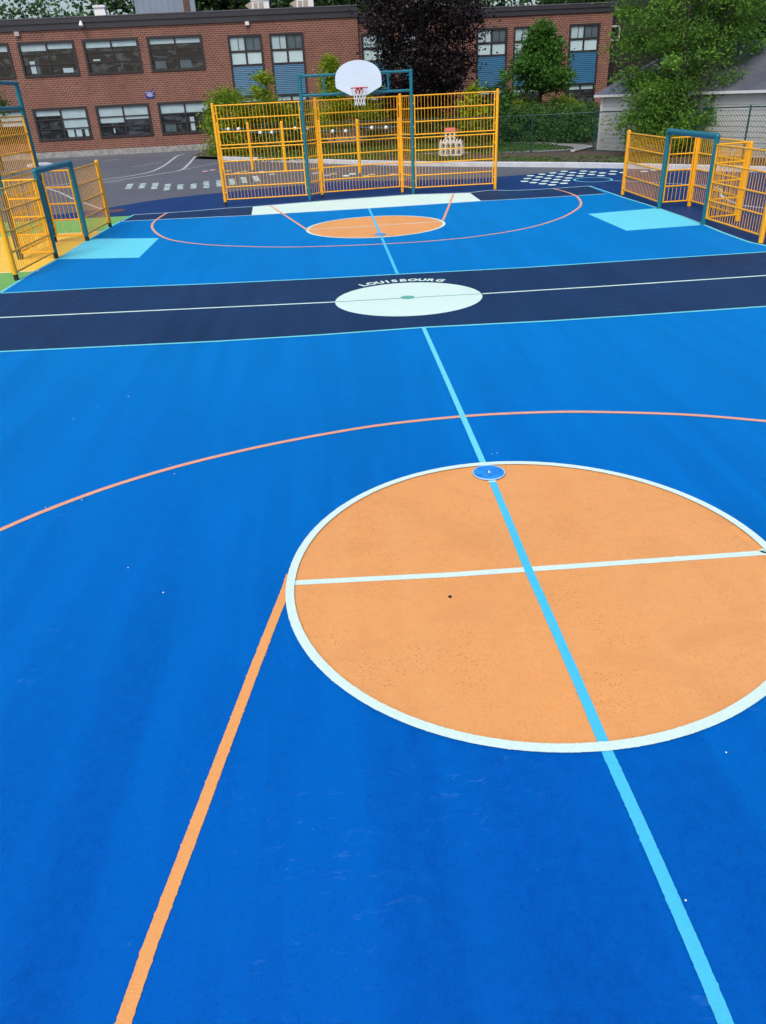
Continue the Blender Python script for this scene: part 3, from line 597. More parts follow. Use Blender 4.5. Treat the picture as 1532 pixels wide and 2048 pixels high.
def bay(x0, x1, zl, zw, zt, y, low_light):
    mb = MB(); t = .13; frame_rect(mb, x0, x1, 1.1, zt, t, y-.05, y+.14)
    xm = (x0+x1)/2; zm = zw+(zt-t-zw)*.49
    mb.box((x0+t, y-.02, zw-.05), (x1-t, y+.12, zw+.05)); mb.box((x0+t, y-.03, zl-.12), (x1-t, y+.12, zl))
    mb.box((x0+t, y, zm-.045), (x1-t, y+.1, zm+.045)); mb.box((xm-.045, y+.001, zw+.05), (xm+.045, y+.1, zm-.045)); mb.box((xm-.045, y+.001, zm+.045), (xm+.045, y+.1, zt-t))
    for q_ in (.27, .77): xx = x0+t+(x1-x0-2*t)*q_; mb.box((xx-.02, y+.02, zm+.045), (xx+.02, y+.1, zt-t))
    mb.box((xm-.04, y, 1.1+t), (xm+.04, y+.1, zl-.12)); mb.box((x0+t, y+.002, 2.25), (xm-.04, y+.1, 2.33)); mb.box((xm+.04, y+.002, 2.25), (x1-t, y+.1, 2.33))
    w_ = mb.build('window', M['frame'], SB)
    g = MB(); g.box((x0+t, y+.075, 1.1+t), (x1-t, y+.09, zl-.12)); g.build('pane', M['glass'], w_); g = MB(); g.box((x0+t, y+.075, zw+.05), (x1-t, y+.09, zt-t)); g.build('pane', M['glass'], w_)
    for (a, b_, c_, d, m_) in ((x0+t, xm-.045, zw+.05, zm-.045, 'blindp'), (xm+.045, x1-t, zw+.05, zm-.045, 'blindp'), (x0+t, xm-.045, zm+.045, zt-t, 'blind'), (xm+.045, x1-t, zm+.045, zt-t, 'blindg')):
        g = MB(); g.box((a+.03, y+.065, c_+.03), (b_-.03, y+.072, d-.03)); g.build('blind', M[m_], w_)
    if low_light: g = MB(); g.box((x0+t+.03, y+.065, zl-.12-.28), (xm-.07, y+.072, zl-.14)); g.build('blind', M['blind'], w_); g = MB(); g.box((xm+.07, y+.065, zl-.12-.28), (x1-t-.05, y+.072, zl-.14)); g.build('blind', M['blind'], w_)
    g = MB(); n = 16; zz = zl
    hh = (zw-.05-zl)/n
    for k in range(n):
        za = zl+hh*k; a = [(x0+t, y+.01, za+.002), (x1-t, y+.01, za+.002), (x1-t, y-.008, za+hh*.35), (x0+t, y-.008, za+hh*.35), (x1-t, y+.02, za+hh*.98), (x0+t, y+.02, za+hh*.98)]
        g.add(a, [(0, 1, 2, 3), (3, 2, 4, 5)])
    g.build('louvre_panel', M['louvreb'], SB)
for b_ in bays: bay(b_[0], b_[1], b_[3], b_[4], b_[5], 0, True)
for a, b_ in wings: bay(a, b_, 3.14, 5.24, 7.02, YR, True)
# papers and posters behind the glass
for (x0, z0, bits) in ((-22.03, 5.2, ((.55, .25, .35, .75), (.95, .22, .22, .6), (2.3, 1.15, .12, .22), (2.75, .22, .7, .28))), (-13.10, 5.2, ((.35, .2, .75, .5), (2.1, .2, .8, .5))), (-22.08, 1.14, ((2.15, .2, .45, .52), (2.75, .2, .4, .5), (3.4, .2, .25, .5))), (-13.11, 1.14, ((.3, .2, .8, .5), (2.2, .2, .3, .9))), (-17.57, 5.2, ((.5, .85, .5, .1), (2.4, .3, .08, .9))), (-17.6, 1.14, ((1.0, .3, .1, .3),))):
    win = [o for o in SB.children if o.name.startswith('window') and abs(min(v[0] for v in o.bound_box)-x0) < .05 and abs(min(v[2] for v in o.bound_box)-z0) < .05][0]
    for (dx_, dz_, w__, h__) in bits: g = MB(); g.box((x0+dx_, .064, z0+dz_), (x0+dx_+w__, .068, z0+dz_+h__)); g.build('poster', M['blindg' if (dx_*7) % 2 < 1 else 'blind'], win)
g = MB(); g.box((-13.42, -.006, .4), (-13.395, .001, 5.2)); g.build('control_joint', M['cap'], SB)
# little things on the facade and the roof
fl = MB(); fl.tube((-17.3, -.12, 8.35), (-17.3, -.32, 8.30), .05, 8); fl.tube((-17.3, -.32, 8.42), (-17.3, -.42, 8.12), .07, 12, .17); fl.build('floodlight', M['whitem'], SB)
fl = MB(); fl.box((-21.98, -.2, 7.72), (-21.66, 0, 7.98)); fl.build('junction_box', M['steel'], SB)
fl = MB(); fl.box((-6.02, -.2, 7.78), (-5.76, 0, 8.0)); fl.build('security_light', M['whitem'], SB)
for (x0, x1, y, zt) in ((-16.85, -15.95, 2.2, 9.55),):
    m_ = MB(); m_.add([(x0, y, 8.3), (x1, y, 8.3), (x1, y+.9, 8.3), (x0, y+.9, 8.3), (x0+.1, y+.1, zt-.15), (x1-.1, y+.1, zt-.15), (x1-.1, y+.8, zt-.15), (x0+.1, y+.8, zt-.15)], [(0,1,5,4),(1,2,6,5),(2,3,7,6),(3,0,4,7),(4,5,6,7)]); m_.box((x0+.02, y+.02, zt-.15), (x1-.02, y+.88, zt)); m_.build('roof_vent', M['whitem'], SB)
m_ = MB(); m_.box((-13.9, 2.5, 8.3), (-10.45, 7, 11.4))
for k in range(8): x = -13.75+k*.44; m_.box((x, 2.48, 8.3), (x+.03, 2.5, 11.4))
ph = m_.build('roof_plant_room', M['clad'], SB); m_ = MB(); m_.box((-10.44, 2.4, 8.3), (-10.0, 2.9, 11.4)); m_.build('corner_post', M['brownp'], ph); m_ = MB(); m_.box((-9.98, 2.45, 8.3), (-9.6, 2.9, 11.4)); m_.build('flue', M['clad'], ph)
for x in (-5.5, -2.25):
    m_ = MB(); m_.box((x, 2.2, 8.6), (x+1.25, 3.4, 9.42)); m_.box((x-.05, 2.15, 9.42), (x+1.3, 3.45, 9.5)); u_ = m_.build('rooftop_unit', M['whitem'], SB)
    m_ = MB(); m_.box((x+.12, 2.18, 8.75), (x+.42, 2.2, 9.3)); m_.box((x+.5, 2.18, 8.72), (x+.84, 2.2, 9.32)); m_.add([(x-.5, 2.2, 9.15), (x, 2.2, 8.8), (x, 2.2, 9.4), (x-.5, 3.4, 9.15), (x, 3.4, 8.8), (x, 3.4, 9.4)], [(0,1,2),(3,5,4),(0,3,4,1),(0,2,5,3)]); m_.build('intake_hood', M['beige'], u_)
# recessed annex at the right end
AN = empty('school_annex', (24.5, 53.6, 0), math.atan(BB)); tag(AN, 'recessed dark brown building end behind the big ash tree, one pale framed window', 'building')
mb = MB(); wallgrid(mb, -3.0, 8, 0, 7.6, [(-2.9, -2.1, 5.9, 6.9)], 0); mb.build('wall', M['frame'], AN)
mb = MB(); mb.box((-3.0, -.15, 7.6), (8, .3, 8.7)); mb.build('parapet', M['fascia'], AN)
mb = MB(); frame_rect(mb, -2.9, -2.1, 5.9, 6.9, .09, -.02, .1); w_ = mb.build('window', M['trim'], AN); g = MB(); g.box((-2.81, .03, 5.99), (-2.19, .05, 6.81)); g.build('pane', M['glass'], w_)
# blue sign
sg = empty('wall_sign', (-13.5, 50.82-13.5*BB-.0, 3.60), math.atan(BB)); tag(sg, 'small dark blue sign with white writing on the brick between the window rows', 'sign')
mb = MB(); mb.box((-.31, -.05, 0), (.31, -.01, .42)); mb.build('sign_plate', M['signb'], sg)
mb = MB()
for k, (a, z) in enumerate([(.16, .335), (.22, .27), (.19, .205), (.24, .145), (.14, .085)]):
    x = -a
    while x < a-.03: wl = rnd.uniform(.04, .09); mb.box((x, -.056, z), (min(a, x+wl), -.052, z+.032)); x += wl+.02
for s in (-1, 1): mb.box((s*.25-.03, -.056, .34), (s*.25+.03, -.052, .39))
mb.build('sign_lettering', M['signw'], sg)
# ------------------------------------------------------------------ chain link fence
fpts = [(-5.6, 37.1), (-4, 36.2), (2.5, 32.4), (9.36, 28.35), (12.2, 27.2), (15.6, 18.9), (19.5, 9.6)]
CL = empty('chain_link_fence', (fpts[3][0], fpts[3][1], 0)); tag(CL, 'green chain link fence along the garden behind the pale kerb', 'fence')
cl = lambda p: (p[0]-fpts[3][0], p[1]-fpts[3][1])
hz = [1.85, 1.85, 1.85, 1.85, 1.88, 2.05, 2.1]
allp = []
for i in range(len(fpts)-1):
    a, b_ = cl(fpts[i]), cl(fpts[i+1]); L = math.dist(a, b_); n = max(1, round(L/2.9)) if i != 3 else 1
    for k in range(n+(1 if i == len(fpts)-2 else 0)): f_ = k/n; allp.append((a[0]+(b_[0]-a[0])*f_, a[1]+(b_[1]-a[1])*f_, hz[i]+(hz[i+1]-hz[i])*f_))
for x, y, h in allp:
    mb = MB(); mb.tube((x, y, .1), (x, y, h+.03), .035, 10); mb.sphere((x, y, h+.03), .04, 10, 5); mb.build('post', M['gfence'], CL)
mb = MB(); m2 = MB()
for i in range(len(fpts)-1):
    a, b_ = cl(fpts[i]), cl(fpts[i+1]); L = math.dist(a, b_); d = ((b_[0]-a[0])/L, (b_[1]-a[1])/L)
    mb.tube((a[0], a[1], hz[i]), (b_[0], b_[1], hz[i+1]), .024, 8)
    hh = (hz[i]+hz[i+1])/2-.2; cell = .14
    u = -hh
    while u < L:
        for s in (1, -1):
            u0_, u1_ = (u, u+hh) if s > 0 else (u+hh, u)
            za, zb = .18, .18+hh
            # clip to the bay
            def cut(ua, z_a, ub, z_b):
                if ua > ub: ua, z_a, ub, z_b = ub, z_b, ua, z_a
                if ub <= 0 or ua >= L: return None
                if ua < 0: z_a += (z_b-z_a)*(-ua)/(ub-ua); ua = 0
                if ub > L: z_b = z_a+(z_b-z_a)*(L-ua)/(ub-ua); ub = L
                return ua, z_a, ub, z_b
            q_ = cut(u0_, za, u1_, zb)
            if q_: m2.tube((a[0]+d[0]*q_[0], a[1]+d[1]*q_[0], q_[1]), (a[0]+d[0]*q_[2], a[1]+d[1]*q_[2], q_[3]), .0062, 3, cap=False)
        u += cell
mb.build('top_rail', M['gfence'], CL); m2.build('wire_mesh', M['gfence'], CL)
# ------------------------------------------------------------------ shed with metal hip roof
sa = np.array([12.75, 28.0]); sb = np.array([16.35, 20.0]); dv = (sb-sa)/np.linalg.norm(sb-sa); rzs = math.atan2(dv[1], dv[0])
SH = empty('shed', (sa[0], sa[1], 0), rzs); tag(SH, 'cream sided shed with a slate grey metal hip roof behind the chain link fence', 'shed')
SL, SD, EZ, RZ = 17.0, 4.4, 2.55, 4.35
mb = MB(); z = .1
while z < EZ-.01:
    z1 = min(EZ, z+.2)
    for (a, b_, c_, d) in (((0, 0), (SL, 0), (0, -.018), (0, 0)), ((0, SD), (0, 0), (-.018, 0), (0, 0))):
        mb.quad((a[0]+c_[0], a[1]+c_[1], z), (b_[0]+c_[0], b_[1]+c_[1], z), (b_[0], b_[1], z1), (a[0], a[1], z1))
        mb.quad((a[0], a[1], z), (b_[0], b_[1], z), (b_[0]+c_[0], b_[1]+c_[1], z), (a[0]+c_[0], a[1]+c_[1], z))
    z = z1
mb.quad((SL, 0, .1), (SL, SD, .1), (SL, SD, EZ), (SL, 0, EZ)); mb.quad((SL, SD, .1), (0, SD, .1), (0, SD, EZ), (SL, SD, EZ)); mb.build('wall', M['sid'], SH)
mb = MB(); mb.box((-.06, -.06, .1), (.12, .1, EZ)); mb.build('corner_board', M['trim'], SH)
o_ = .28; mb = MB()
rv = [(-o_, -o_, EZ+.06), (SL+o_, -o_, EZ+.06), (SL+o_, SD+o_, EZ+.06), (-o_, SD+o_, EZ+.06), (SD/2, SD/2, RZ), (SL-SD/2, SD/2, RZ)]
mb.add(rv, [(0, 1, 5, 4), (1, 2, 5), (2, 3, 4, 5), (3, 0, 4)])
rf = mb.build('roof', M['mroof'], SH)
mb = MB()
for k in range(1, int(SL/.9)+1):
    x = -o_+k*.9
    if x > SL: break
    if x < SD/2: f_ = (x+o_)/(SD/2+o_)
    elif x > SL-SD/2: f_ = (SL+o_-x)/(SD/2+o_)
    else: f_ = 1
    mb.tube((x, -o_, EZ+.075), (x, -o_+(SD/2+o_)*f_, EZ+.075+(RZ-EZ-.06)*f_), .016, 6)
for k in range(1, 6):
    y = -o_+k*1.0; f_ = min(1, min(y+o_, SD+o_-y)/(SD/2+o_)); mb.tube((-o_, y, EZ+.075), (-o_+(SD/2+o_)*f_, y, EZ+.075+(RZ-EZ-.06)*f_), .016, 6)
mb.tube(rv[0], rv[4], .035, 6); mb.tube(rv[3], rv[4], .035, 6); mb.tube(rv[4], rv[5], .05, 6)
mb.tube((11.2, .35, 3.0), (11.2, .35, 3.18), .05, 8)
mb.build('roof_seam', M['mroof'], rf)
mb = MB(); mb.box((-o_-.02, -o_-.03, EZ-.05), (SL+o_, -o_, EZ+.055)); mb.box((-o_-.03, -o_, EZ-.05), (-o_, SD+o_, EZ+.055)); mb.box((-o_, -o_, EZ-.04), (SL+o_, 0, EZ-.02)); mb.build('gutter', M['trim'], SH)
# ------------------------------------------------------------------ garden castle ornament
cpx = G(901, 311.5, .16); CT = empty('castle_ornament', (cpx[0], cpx[1], .16), -.35); tag(CT, 'small white openwork play castle with a red capped tower on the garden lawn', 'ornament')
mb = MB()
def arch_block(mb, x0, x1, y, z0, z1, n, t=.07):
    wv = (x1-x0)/n
    for k in range(n+1): x = x0+wv*k; mb.box((x-.035, y, z0), (x+.035, y+t, z1))
    mb.box((x0-.035, y-.002, z1-.07), (x1+.035, y+t+.002, z1)); mb.box((x0-.035, y-.002, z0), (x1+.035, y+t+.002, z0+.05)); mb.box((x0-.035, y-.001, (z0+z1)/2-.03), (x1+.035, y+t+.001, (z0+z1)/2+.03))
    for k in range(n):
        xa, xb = x0+wv*k+.035, x0+wv*(k+1)-.035
        for s, xx in ((1, xa), (-1, xb)):
            for zt in (z1-.07, (z0+z1)/2-.03): mb.add([(xx, y, zt), (xx+s*.07, y, zt), (xx, y, zt-.08), (xx, y+t, zt), (xx+s*.07, y+t, zt), (xx, y+t, zt-.08)], [(0,1,2),(3,5,4),(1,4,5,2)])
for y in (0, .5): arch_block(mb, -.55, .55, y, 0, .66, 4)
for s in (-.585, .515): mb.box((s, .07, 0), (s+.07, .5, .05)); mb.box((s, .07, .59), (s+.07, .5, .66))
for k in range(7): x = -.56+k*.17; mb.box((x, -.003, .66), (x+.09, .073, .76))
b0 = mb.build('castle_wall', M['castw'], CT)
mb = MB()
for y in (.1, .42): arch_block(mb, -.28, .18, y, .66, 1.15, 2)
mb.box((-.31, .17, .66), (-.25, .42, 1.15)); mb.box((.15, .17, .66), (.21, .42, 1.15)); mb.build('tower', M['castw'], CT)
mb = MB(); mb.add([(-.36, .05, 1.15), (.26, .05, 1.15), (.26, .54, 1.15), (-.36, .54, 1.15), (-.28, .12, 1.29), (.18, .12, 1.29), (.18, .47, 1.29), (-.28, .47, 1.29)], [(0,3,2,1),(0,1,5,4),(1,2,6,5),(2,3,7,6),(3,0,4,7),(4,5,6,7)]); mb.build('tower_cap', M['castr'], CT)
# ------------------------------------------------------------------ vegetation
def leaf_mesh(name, cen, size, mat, parent, tint, aspect=.55, droop=0.):
    n = len(cen); a = rng.normal(size=(n, 3)); a[:, 2] = a[:, 2]*.6-droop; a /= np.linalg.norm(a, axis=1)[:, None]
    b_ = rng.normal(size=(n, 3)); b_ -= (b_*a).sum(1)[:, None]*a; b_ /= np.linalg.norm(b_, axis=1)[:, None]+1e-9
    s = size*rng.uniform(.6, 1.3, n)[:, None]
    v = np.empty((n, 4, 3)); v[:, 0] = cen-a*s*.5; v[:, 1] = cen+b_*s*aspect*.5; v[:, 2] = cen+a*s*.5; v[:, 3] = cen-b_*s*aspect*.5
    me = bpy.data.meshes.new(name); me.vertices.add(n*4); me.vertices.foreach_set('co', v.ravel().astype(np.float32))
    me.loops.add(n*4); me.loops.foreach_set('vertex_index', np.arange(n*4, dtype=np.int32)); me.polygons.add(n)
    me.polygons.foreach_set('loop_start', np.arange(0, n*4, 4, dtype=np.int32)); me.update(calc_edges=True)
    at = me.attributes.new('tint', 'FLOAT', 'FACE'); at.data.foreach_set('value', np.clip(tint, 0, 1).astype(np.float32))
    me.materials.append(mat); o = bpy.data.objects.new(name, me); C.objects.link(o)
    if parent is not None: o.parent = parent
    return o
def crown_points(n, clumps, spread, shape, zlo, zhi, rad, hollow=.35, sharp=1.0):
    """clump centres in a crown whose radius over height is shape(t); leaves gather round each clump"""
    cs = []
    while len(cs) < clumps:
        t_ = rnd.random(); a = rnd.uniform(0, 2*PI); R = rad*shape(t_)
        r_ = R*math.sqrt(rnd.uniform(hollow**2, 1))*rnd.uniform(.86, 1.08); cs.append((r_*math.cos(a), r_*math.sin(a), zlo+(zhi-zlo)*t_))
    cs = np.array(cs); idx = rng.integers(0, clumps, n); sz = rng.uniform(.6, 1.35, clumps)[idx][:, None]
    off = rng.normal(size=(n, 3))*spread*sz*np.array([1, 1, .62]); pts = cs[idx]+off
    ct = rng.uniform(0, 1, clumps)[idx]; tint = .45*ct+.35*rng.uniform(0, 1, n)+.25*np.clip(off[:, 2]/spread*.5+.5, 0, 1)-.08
    return cs, pts, tint
def tree(name, label, cat, loc, zlo, zhi, rad, shape, n, clumps, spread, leaf, lmat, group=None, trunk=.12, bark='bark', sx=1., sy=1., lean=(0, 0), hollow=.35, stems=1, branches=14, aspect=.55, droop=0., z=0.15):
    root = empty(name, (loc[0], loc[1], z)); tag(root, label, cat, group)
    cs, pts, tint = crown_points(n, clumps, spread, shape, zlo, zhi, rad, hollow)
    for A_ in (cs, pts): A_[:, 0] = A_[:, 0]*sx+lean[0]*A_[:, 2]; A_[:, 1] = A_[:, 1]*sy+lean[1]*A_[:, 2]
    pts[:, 2] = np.maximum(pts[:, 2], .03)
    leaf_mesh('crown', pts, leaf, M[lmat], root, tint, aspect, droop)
    mb = MB(); top = zlo+(zhi-zlo)*.8
    for s in range(stems):
        a = 2*PI*s/stems+.5; k = 0 if stems == 1 else 1
        p0 = Vector((math.cos(a)*.25*k, math.sin(a)*.25*k, 0)); prev = p0; r_ = trunk/(1+.4*k)
        N = 7
        for i in range(1, N+1):
            f_ = i/N; p = Vector((p0.x+lean[0]*top*f_+k*math.cos(a)*rad*.45*f_+rnd.uniform(-.06, .06)*rad*.3, p0.y+lean[1]*top*f_+k*math.sin(a)*rad*.45*f_+rnd.uniform(-.06, .06)*rad*.3, top*f_))
            mb.tube(prev, p, r_*(1-.85*(f_-1/N)), 8, r_*(1-.85*f_)+.006); prev = p
            if i >= 2:
                for _ in range(max(1, branches//(N-1)//stems)):
                    zc = p.z; cand = [c for c in cs if abs(c[2]-zc-.12*rad) < .25*(zhi-zlo)]
                    if not cand: continue
                    c = Vector(rnd.choice(cand)); m_ = p.lerp(c, .5)+Vector((0, 0, -.05*rad)); rb = r_*(1-.8*f_)*.5+.012
                    mb.tube(p, m_, rb, 6, rb*.65); mb.tube(m_, c, rb*.65, 5, .006)
    mb.build('trunk', M[bark], root); return root
egg = lambda t: math.sin(PI*min(1, max(0, .08+.88*t)))**.55
cone = lambda t: (1-t)**.75*.95+.08 if t > .2 else .55+2.0*t
colm = lambda t: .35+.9*math.sin(PI*(.1+.75*(1-t)))*.7*(1-t*.55)
bushy = lambda t: math.sqrt(max(.05, 1-t*t))
low = lambda t: (1-t)**.45
def AT(x, y, Y):                          # place seen at this pixel, at distance Y from the halfway line
    d = ray(x, y); t = (Y-CAM[1])/d[1]; P = CAM+t*d; return (float(P[0]), float(P[1])), float(P[2])
(pm, _) = AT(846, 150, 41.5)
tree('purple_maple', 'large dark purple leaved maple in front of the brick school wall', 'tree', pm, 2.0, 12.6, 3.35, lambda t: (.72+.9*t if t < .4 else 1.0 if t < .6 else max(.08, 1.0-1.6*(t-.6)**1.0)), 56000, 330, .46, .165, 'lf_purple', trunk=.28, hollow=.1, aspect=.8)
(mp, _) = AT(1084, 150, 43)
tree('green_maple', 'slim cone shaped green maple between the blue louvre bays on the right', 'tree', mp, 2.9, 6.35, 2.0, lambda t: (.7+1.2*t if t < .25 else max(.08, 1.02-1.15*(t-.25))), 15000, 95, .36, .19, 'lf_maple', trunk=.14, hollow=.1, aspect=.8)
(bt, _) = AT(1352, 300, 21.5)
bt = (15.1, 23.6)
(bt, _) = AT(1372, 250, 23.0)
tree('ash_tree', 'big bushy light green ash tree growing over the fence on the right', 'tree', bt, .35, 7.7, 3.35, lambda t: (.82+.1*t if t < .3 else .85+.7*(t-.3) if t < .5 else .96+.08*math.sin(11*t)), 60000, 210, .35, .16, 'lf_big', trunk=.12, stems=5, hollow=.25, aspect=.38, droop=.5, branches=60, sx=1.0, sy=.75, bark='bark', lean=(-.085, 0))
# trees behind the school
bgt = [(-60, 10, 62, 11.9, 'leftmost tree above the school roof, thin leaved against pale sky'), (70, 0, 64, 12.6, 'thin leaved tree above the roof, left of the white roof vent'), (215, 0, 61, 13.0, 'dark tree above the roof between the white vent and the grey plant room'), (335, 0, 63, 13.5, 'tree crown above the roof right behind the grey plant room'), (460, 0, 62, 13.5, 'dark tree above the roof left of the first rooftop unit'), (580, 0, 64, 14, 'dark tree behind the gap between the two rooftop units'), (700, 0, 61, 13.6, 'light green tree above the step between the two roofs'), (930, 0, 64, 12.5, 'tree above the low roof just right of the purple maple'), (1040, 0, 63, 12.8, 'tree above the low roof above the cone shaped maple'), (1170, 0, 62, 13, 'tree above the right end of the school roof'), (1300, 0, 60, 15, 'tall dark tree behind the big ash tree'), (1420, 0, 55, 14.5, 'dark tree rising behind the shed ridge'), (1545, 0, 42, 12, 'very dark tree at the right edge above the shed roof')]
src = []
for i in range(4):
    nlv = (2600, 6500, 24000, 24000)[i]
    r_ = tree('leafy_tree', 'x', 'tree', (0, 0), 3.5, 12.5, 4.4, egg, nlv, 170, .62, .34, ('lf_bg', 'lf_bg', 'lf_bg', 'lf_bg')[i], 'trees behind the school', trunk=.22, hollow=.15, aspect=.75, z=0, branches=30)
    src.append(r_)
used = set()
for i, (x, y, Y, hgt, lab) in enumerate(bgt):
    k = 0 if i in (0, 1) else 1 if i in (2, 3, 7, 8) else 2+i % 2
    if k not in used: o = src[k]; used.add(k)
    else: o = copy_tree(src[k])
    (p, _) = AT(x, y, Y); o.location = (p[0], p[1], 0); s = hgt/12.8; o.scale = (s, s, s); o.rotation_euler = (0, 0, rnd.uniform(0, 6)); o['label'] = lab; o['category'] = 'tree'; o['group'] = 'trees behind the school'
for k in range(4):
    if k not in used:
        for ch in list(src[k].children): bpy.data.objects.remove(ch)
        bpy.data.objects.remove(src[k])
# shrubs and small trees in the garden
(q1, _) = AT(470, 310, 40.5)
tree('leafy_shrub', 'large yellow green shrub beside the ground floor windows, at the end of the kerb', 'shrub', AT(462, 250, 40.5)[0], .1, 3.35, 1.5, lambda t: 1.0 if t < .5 else math.sqrt(max(.05, 1-((t-.5)*2)**2)), 13000, 110, .34, .17, 'lf_yell', trunk=.08, stems=3, hollow=.3, aspect=.45)
tree('leafy_shrub', 'dense dark green shrub seen through the left panel of the far ball fence', 'shrub', AT(548, 250, 41.5)[0], .1, 2.9, 1.9, bushy, 11000, 100, .36, .18, 'lf_yell', trunk=.08, stems=3, aspect=.5)
tree('sapling', 'slender lime green sapling rising above the left panel of the far ball fence', 'small tree', AT(530, 250, 39)[0], 3.1, 4.35, .75, lambda t: .95 if t < .5 else .5+.5*(1-t), 1300, 18, .22, .2, 'lf_lime', trunk=.05, bark='barkl', hollow=.0, aspect=.42, droop=.4)
tree('columnar_cedar', 'narrow yellow green conifer behind the left side of the basketball backboard', 'small tree', AT(664, 200, 39)[0], 1.0, 5.05, 1.15, lambda t: max(.10, 1.0-.95*t**1.4), 12000, 110, .22, .15, 'lf_lime', trunk=.06, hollow=.1, aspect=.4)
tree('leafy_shrub', 'yellow green shrub behind the net, right of the narrow conifer', 'shrub', AT(715, 250, 40)[0], 1.6, 4.2, 1.4, bushy, 6000, 50, .3, .16, 'lf_yell', trunk=.05, hollow=.2)
tree('sapling', 'thin broad leaved sapling just right of the far ball fence', 'small tree', AT(948, 230, 31)[0], .5, 3.1, .7, lambda t: 1.1-.7*t, 1300, 30, .2, .22, 'lf_lime', trunk=.03, hollow=0, aspect=.6)
tree('sapling', 'small light green sapling in front of the first right hand louvre bay', 'small tree', AT(1000, 230, 33)[0], 1.6, 3.9, .9, lambda t: 1-.3*t, 600, 16, .2, .22, 'lf_maple', trunk=.03, hollow=0, aspect=.6)
hd = [(870, 41, 1.6, 1.7, 'lf_hedge', 'dark low shrub behind the middle of the right fence panel'), (600, 43, 2.4, 2.4, 'lf_hedge', 'shadowed low shrub behind the teal post of the far fence'), (790, 44, 2.6, 2.6, 'lf_hedge', 'dark low shrub below the purple maple'), (935, 40, 2.0, 1.7, 'lf_hedge', 'green shrub directly right of the castle ornament'), (1005, 38.5, 1.95, 1.7, 'lf_hedge', 'rounded hedge shrub, first one right of the far ball fence'), (1060, 37.5, 1.8, 1.7, 'lf_hedge', 'rounded hedge shrub behind the middle post of the chain link fence'), (1110, 36.5, 1.7, 1.5, 'lf_hedge', 'rounded hedge shrub behind the curved path'), (1150, 34.5, 1.65, 1.3, 'lf_hedge', 'grey green rounded shrub just left of the shed'), (1178, 37.5, 1.8, 1.4, 'lf_hedge', 'green shrub against the left corner of the shed'), (1045, 44, 2.15, 2.2, 'lf_yell', 'bright yellow green shrub behind the hedge, left one'), (1120, 46, 2.1, 2.4, 'lf_yell', 'bright yellow green shrub behind the hedge, right one')]
for x, Y, h, r_, m_, lab in hd:
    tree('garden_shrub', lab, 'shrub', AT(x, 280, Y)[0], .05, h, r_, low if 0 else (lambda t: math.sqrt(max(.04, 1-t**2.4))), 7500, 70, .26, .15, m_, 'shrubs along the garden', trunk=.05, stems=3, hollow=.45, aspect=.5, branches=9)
tree('leafy_tree', 'green branch tips at the far left edge in front of the brick wall', 'tree', AT(-32, 200, 36)[0], 2.6, 5.2, 1.15, egg, 4000, 40, .24, .17, 'lf_maple', trunk=.09, hollow=.1)
pk = empty('plank', (*G(1145, 303, .2), .2), 0); tag(pk, 'white plank lying on the garden path beside the shed', 'plank'); q_ = G(1186, 294, .2)
mb = MB(); v_ = Vector((q_[0]-pk.location.x, q_[1]-pk.location.y, 0)); n_ = Vector((-v_.y, v_.x, 0)).normalized()*.09
mb.add([tuple(p+Vector((0, 0, z))) for z in (.0, .06) for p in (-n_, v_-n_, v_+n_, n_)], [(0, 3, 2, 1), (4, 5, 6, 7), (0, 1, 5, 4), (1, 2, 6, 5), (2, 3, 7, 6), (3, 0, 4, 7)]); mb.build('board', M['trim'], pk)
# grass
def grass_strip():
    pts = []
    kk = resample([tuple(p) for p in kpc], .2)
    sel = []
    for _ in range(9000):
        i = rnd.randrange(len(kk)-1); d = kk[i+1]-kk[i]; nr = np.array([-d[1], d[0]])/np.linalg.norm(d)
        if kk[i][0] > 12 or kk[i][0] < -7: continue
        o = .35+rnd.random()**1.3*2.6; p = kk[i]-nr*(-o); 
        f = math.sin(p[0]*1.7)+math.sin(p[1]*2.3+p[0]); 
        if f < -.6: continue
        sel.append((p[0]+rnd.uniform(-.1, .1), p[1]+rnd.uniform(-.1, .1)))
    for _ in range(16000):
        x = rnd.uniform(-5, 11.8); y = rnd.uniform(28.8, 44)
        if 28.8+.0 < y and (y > 31.5 or x > 6.5) and y < 43-(x-3)*.95 and math.hypot((x-10.0)/1.9, (y-31.5)/1.9) < 30: sel.append((x, y))
    n = len(sel); cen = np.array([(x, y, .22) for x, y in sel]); 
    o = leaf_mesh('grass', cen, .16, M['grassb'], None, rng.uniform(0, 1, n), .3, 0); return tag(o, 'short green grass and weeds along the garden behind the kerb', 'grass', kind='stuff')
grass_strip()
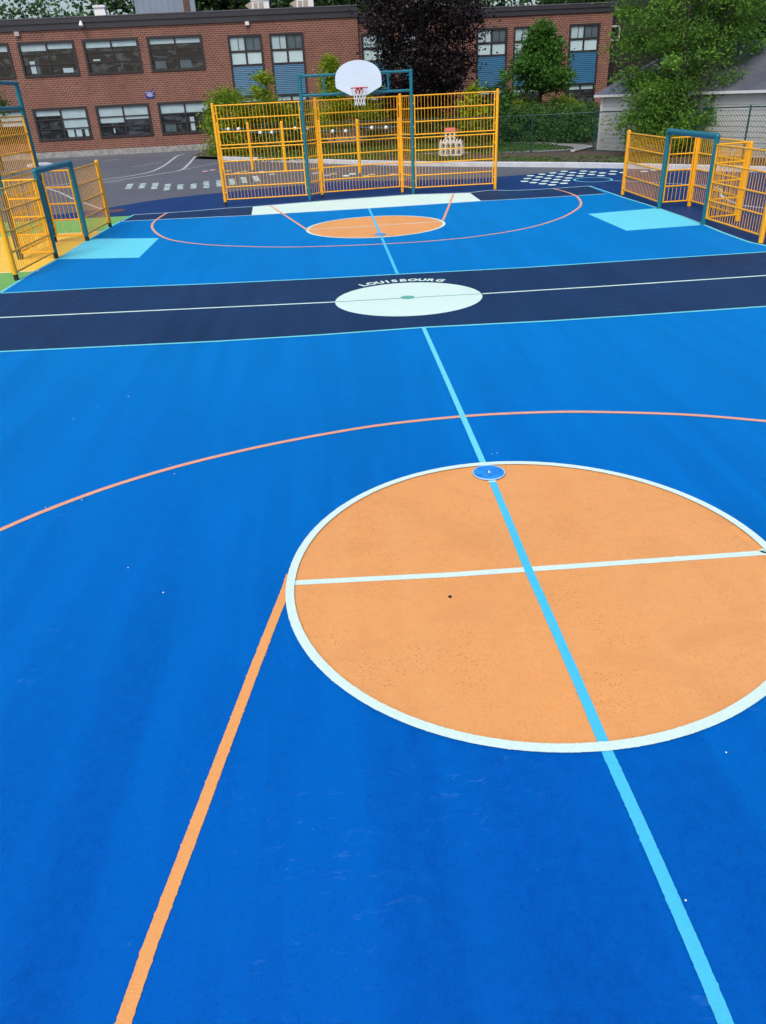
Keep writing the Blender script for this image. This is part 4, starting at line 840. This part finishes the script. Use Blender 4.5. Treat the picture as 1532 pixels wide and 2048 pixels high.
# ------------------------------------------------------------------ small things on the ground
def hubcover(x, y, r_, lab):
    root = empty('ground_socket_cover', (x, y, .012)); tag(root, lab, 'floor cover')
    mb = MB(); mb.tube((0, 0, 0), (0, 0, .016), r_, 40); mb.build('cover_plate', M['hub'], root)
    mb = MB(); N = 40
    for i in range(N): a, b_ = 2*PI*i/N, 2*PI*(i+1)/N; mb.tube((r_*1.02*math.cos(a), r_*1.02*math.sin(a), .012), (r_*1.02*math.cos(b_), r_*1.02*math.sin(b_), .012), .006, 6)
    mb.build('cover_ring', M['pale'], root)
    mb = MB(); mb.add([(-.008, -.02, .0175), (.010, -.02, .0175), (.012, .02, .0175), (.002, .035, .0175)], [(0, 1, 2, 3)]); mb.build('key_slot', M['white'], root)
h1 = G(977.5, 949.5); hubcover(h1[0], h1[1], .143, 'round blue floor cover at the top of the near orange circle')
h2 = G(760, 470.5); hubcover(h2[0], h2[1], .15, 'round blue floor cover at the near edge of the far orange circle')
mb = MB(); c_ = G(900, 1196); mb.poly(disc(c_[0], c_[1], .0135, .016, 18), .0135); hole = tag(mb.build('drill_hole', M['dark']), 'small dark hole in the near orange circle below its white crossline', 'hole')
c_ = G(228, 424.5); mb = MB(); mb.tube((0, 0, 0), (0, 0, .012), .42, 36); mc = mb.build('manhole_cover', M['iron']); mc.location = (c_[0]-.1, c_[1]+.35, .0); tag(mc, 'round reddish manhole cover on the asphalt beside the left goal fence', 'manhole cover')
mb = MB()
for x, y in [(258, 797), (341, 934), (93, 1020), (258, 1141), (328, 1191), (1369, 1808), (984, 913), (994, 911), (148, 842), (196, 818), (165, 1005), (960, 545), (981, 582), (962, 544), (350, 953), (146, 603), (1450, 1512)]:
    c_ = G(x, y); a = rnd.uniform(0, PI); s = rnd.uniform(.005, .009)
    mb.add([(c_[0]+s*math.cos(a+k*PI/3)*(1 if k % 2 else .7), c_[1]+s*math.sin(a+k*PI/3)*.8, .014+.004*(k % 2)+ .012*0) for k in range(6)], [(0, 1, 2, 3, 4, 5)])
o = mb.build('blossom_litter', M['petal']); o.location.z = .012; tag(o, 'tiny pale blossom scraps scattered over the blue court', 'litter', kind='stuff')
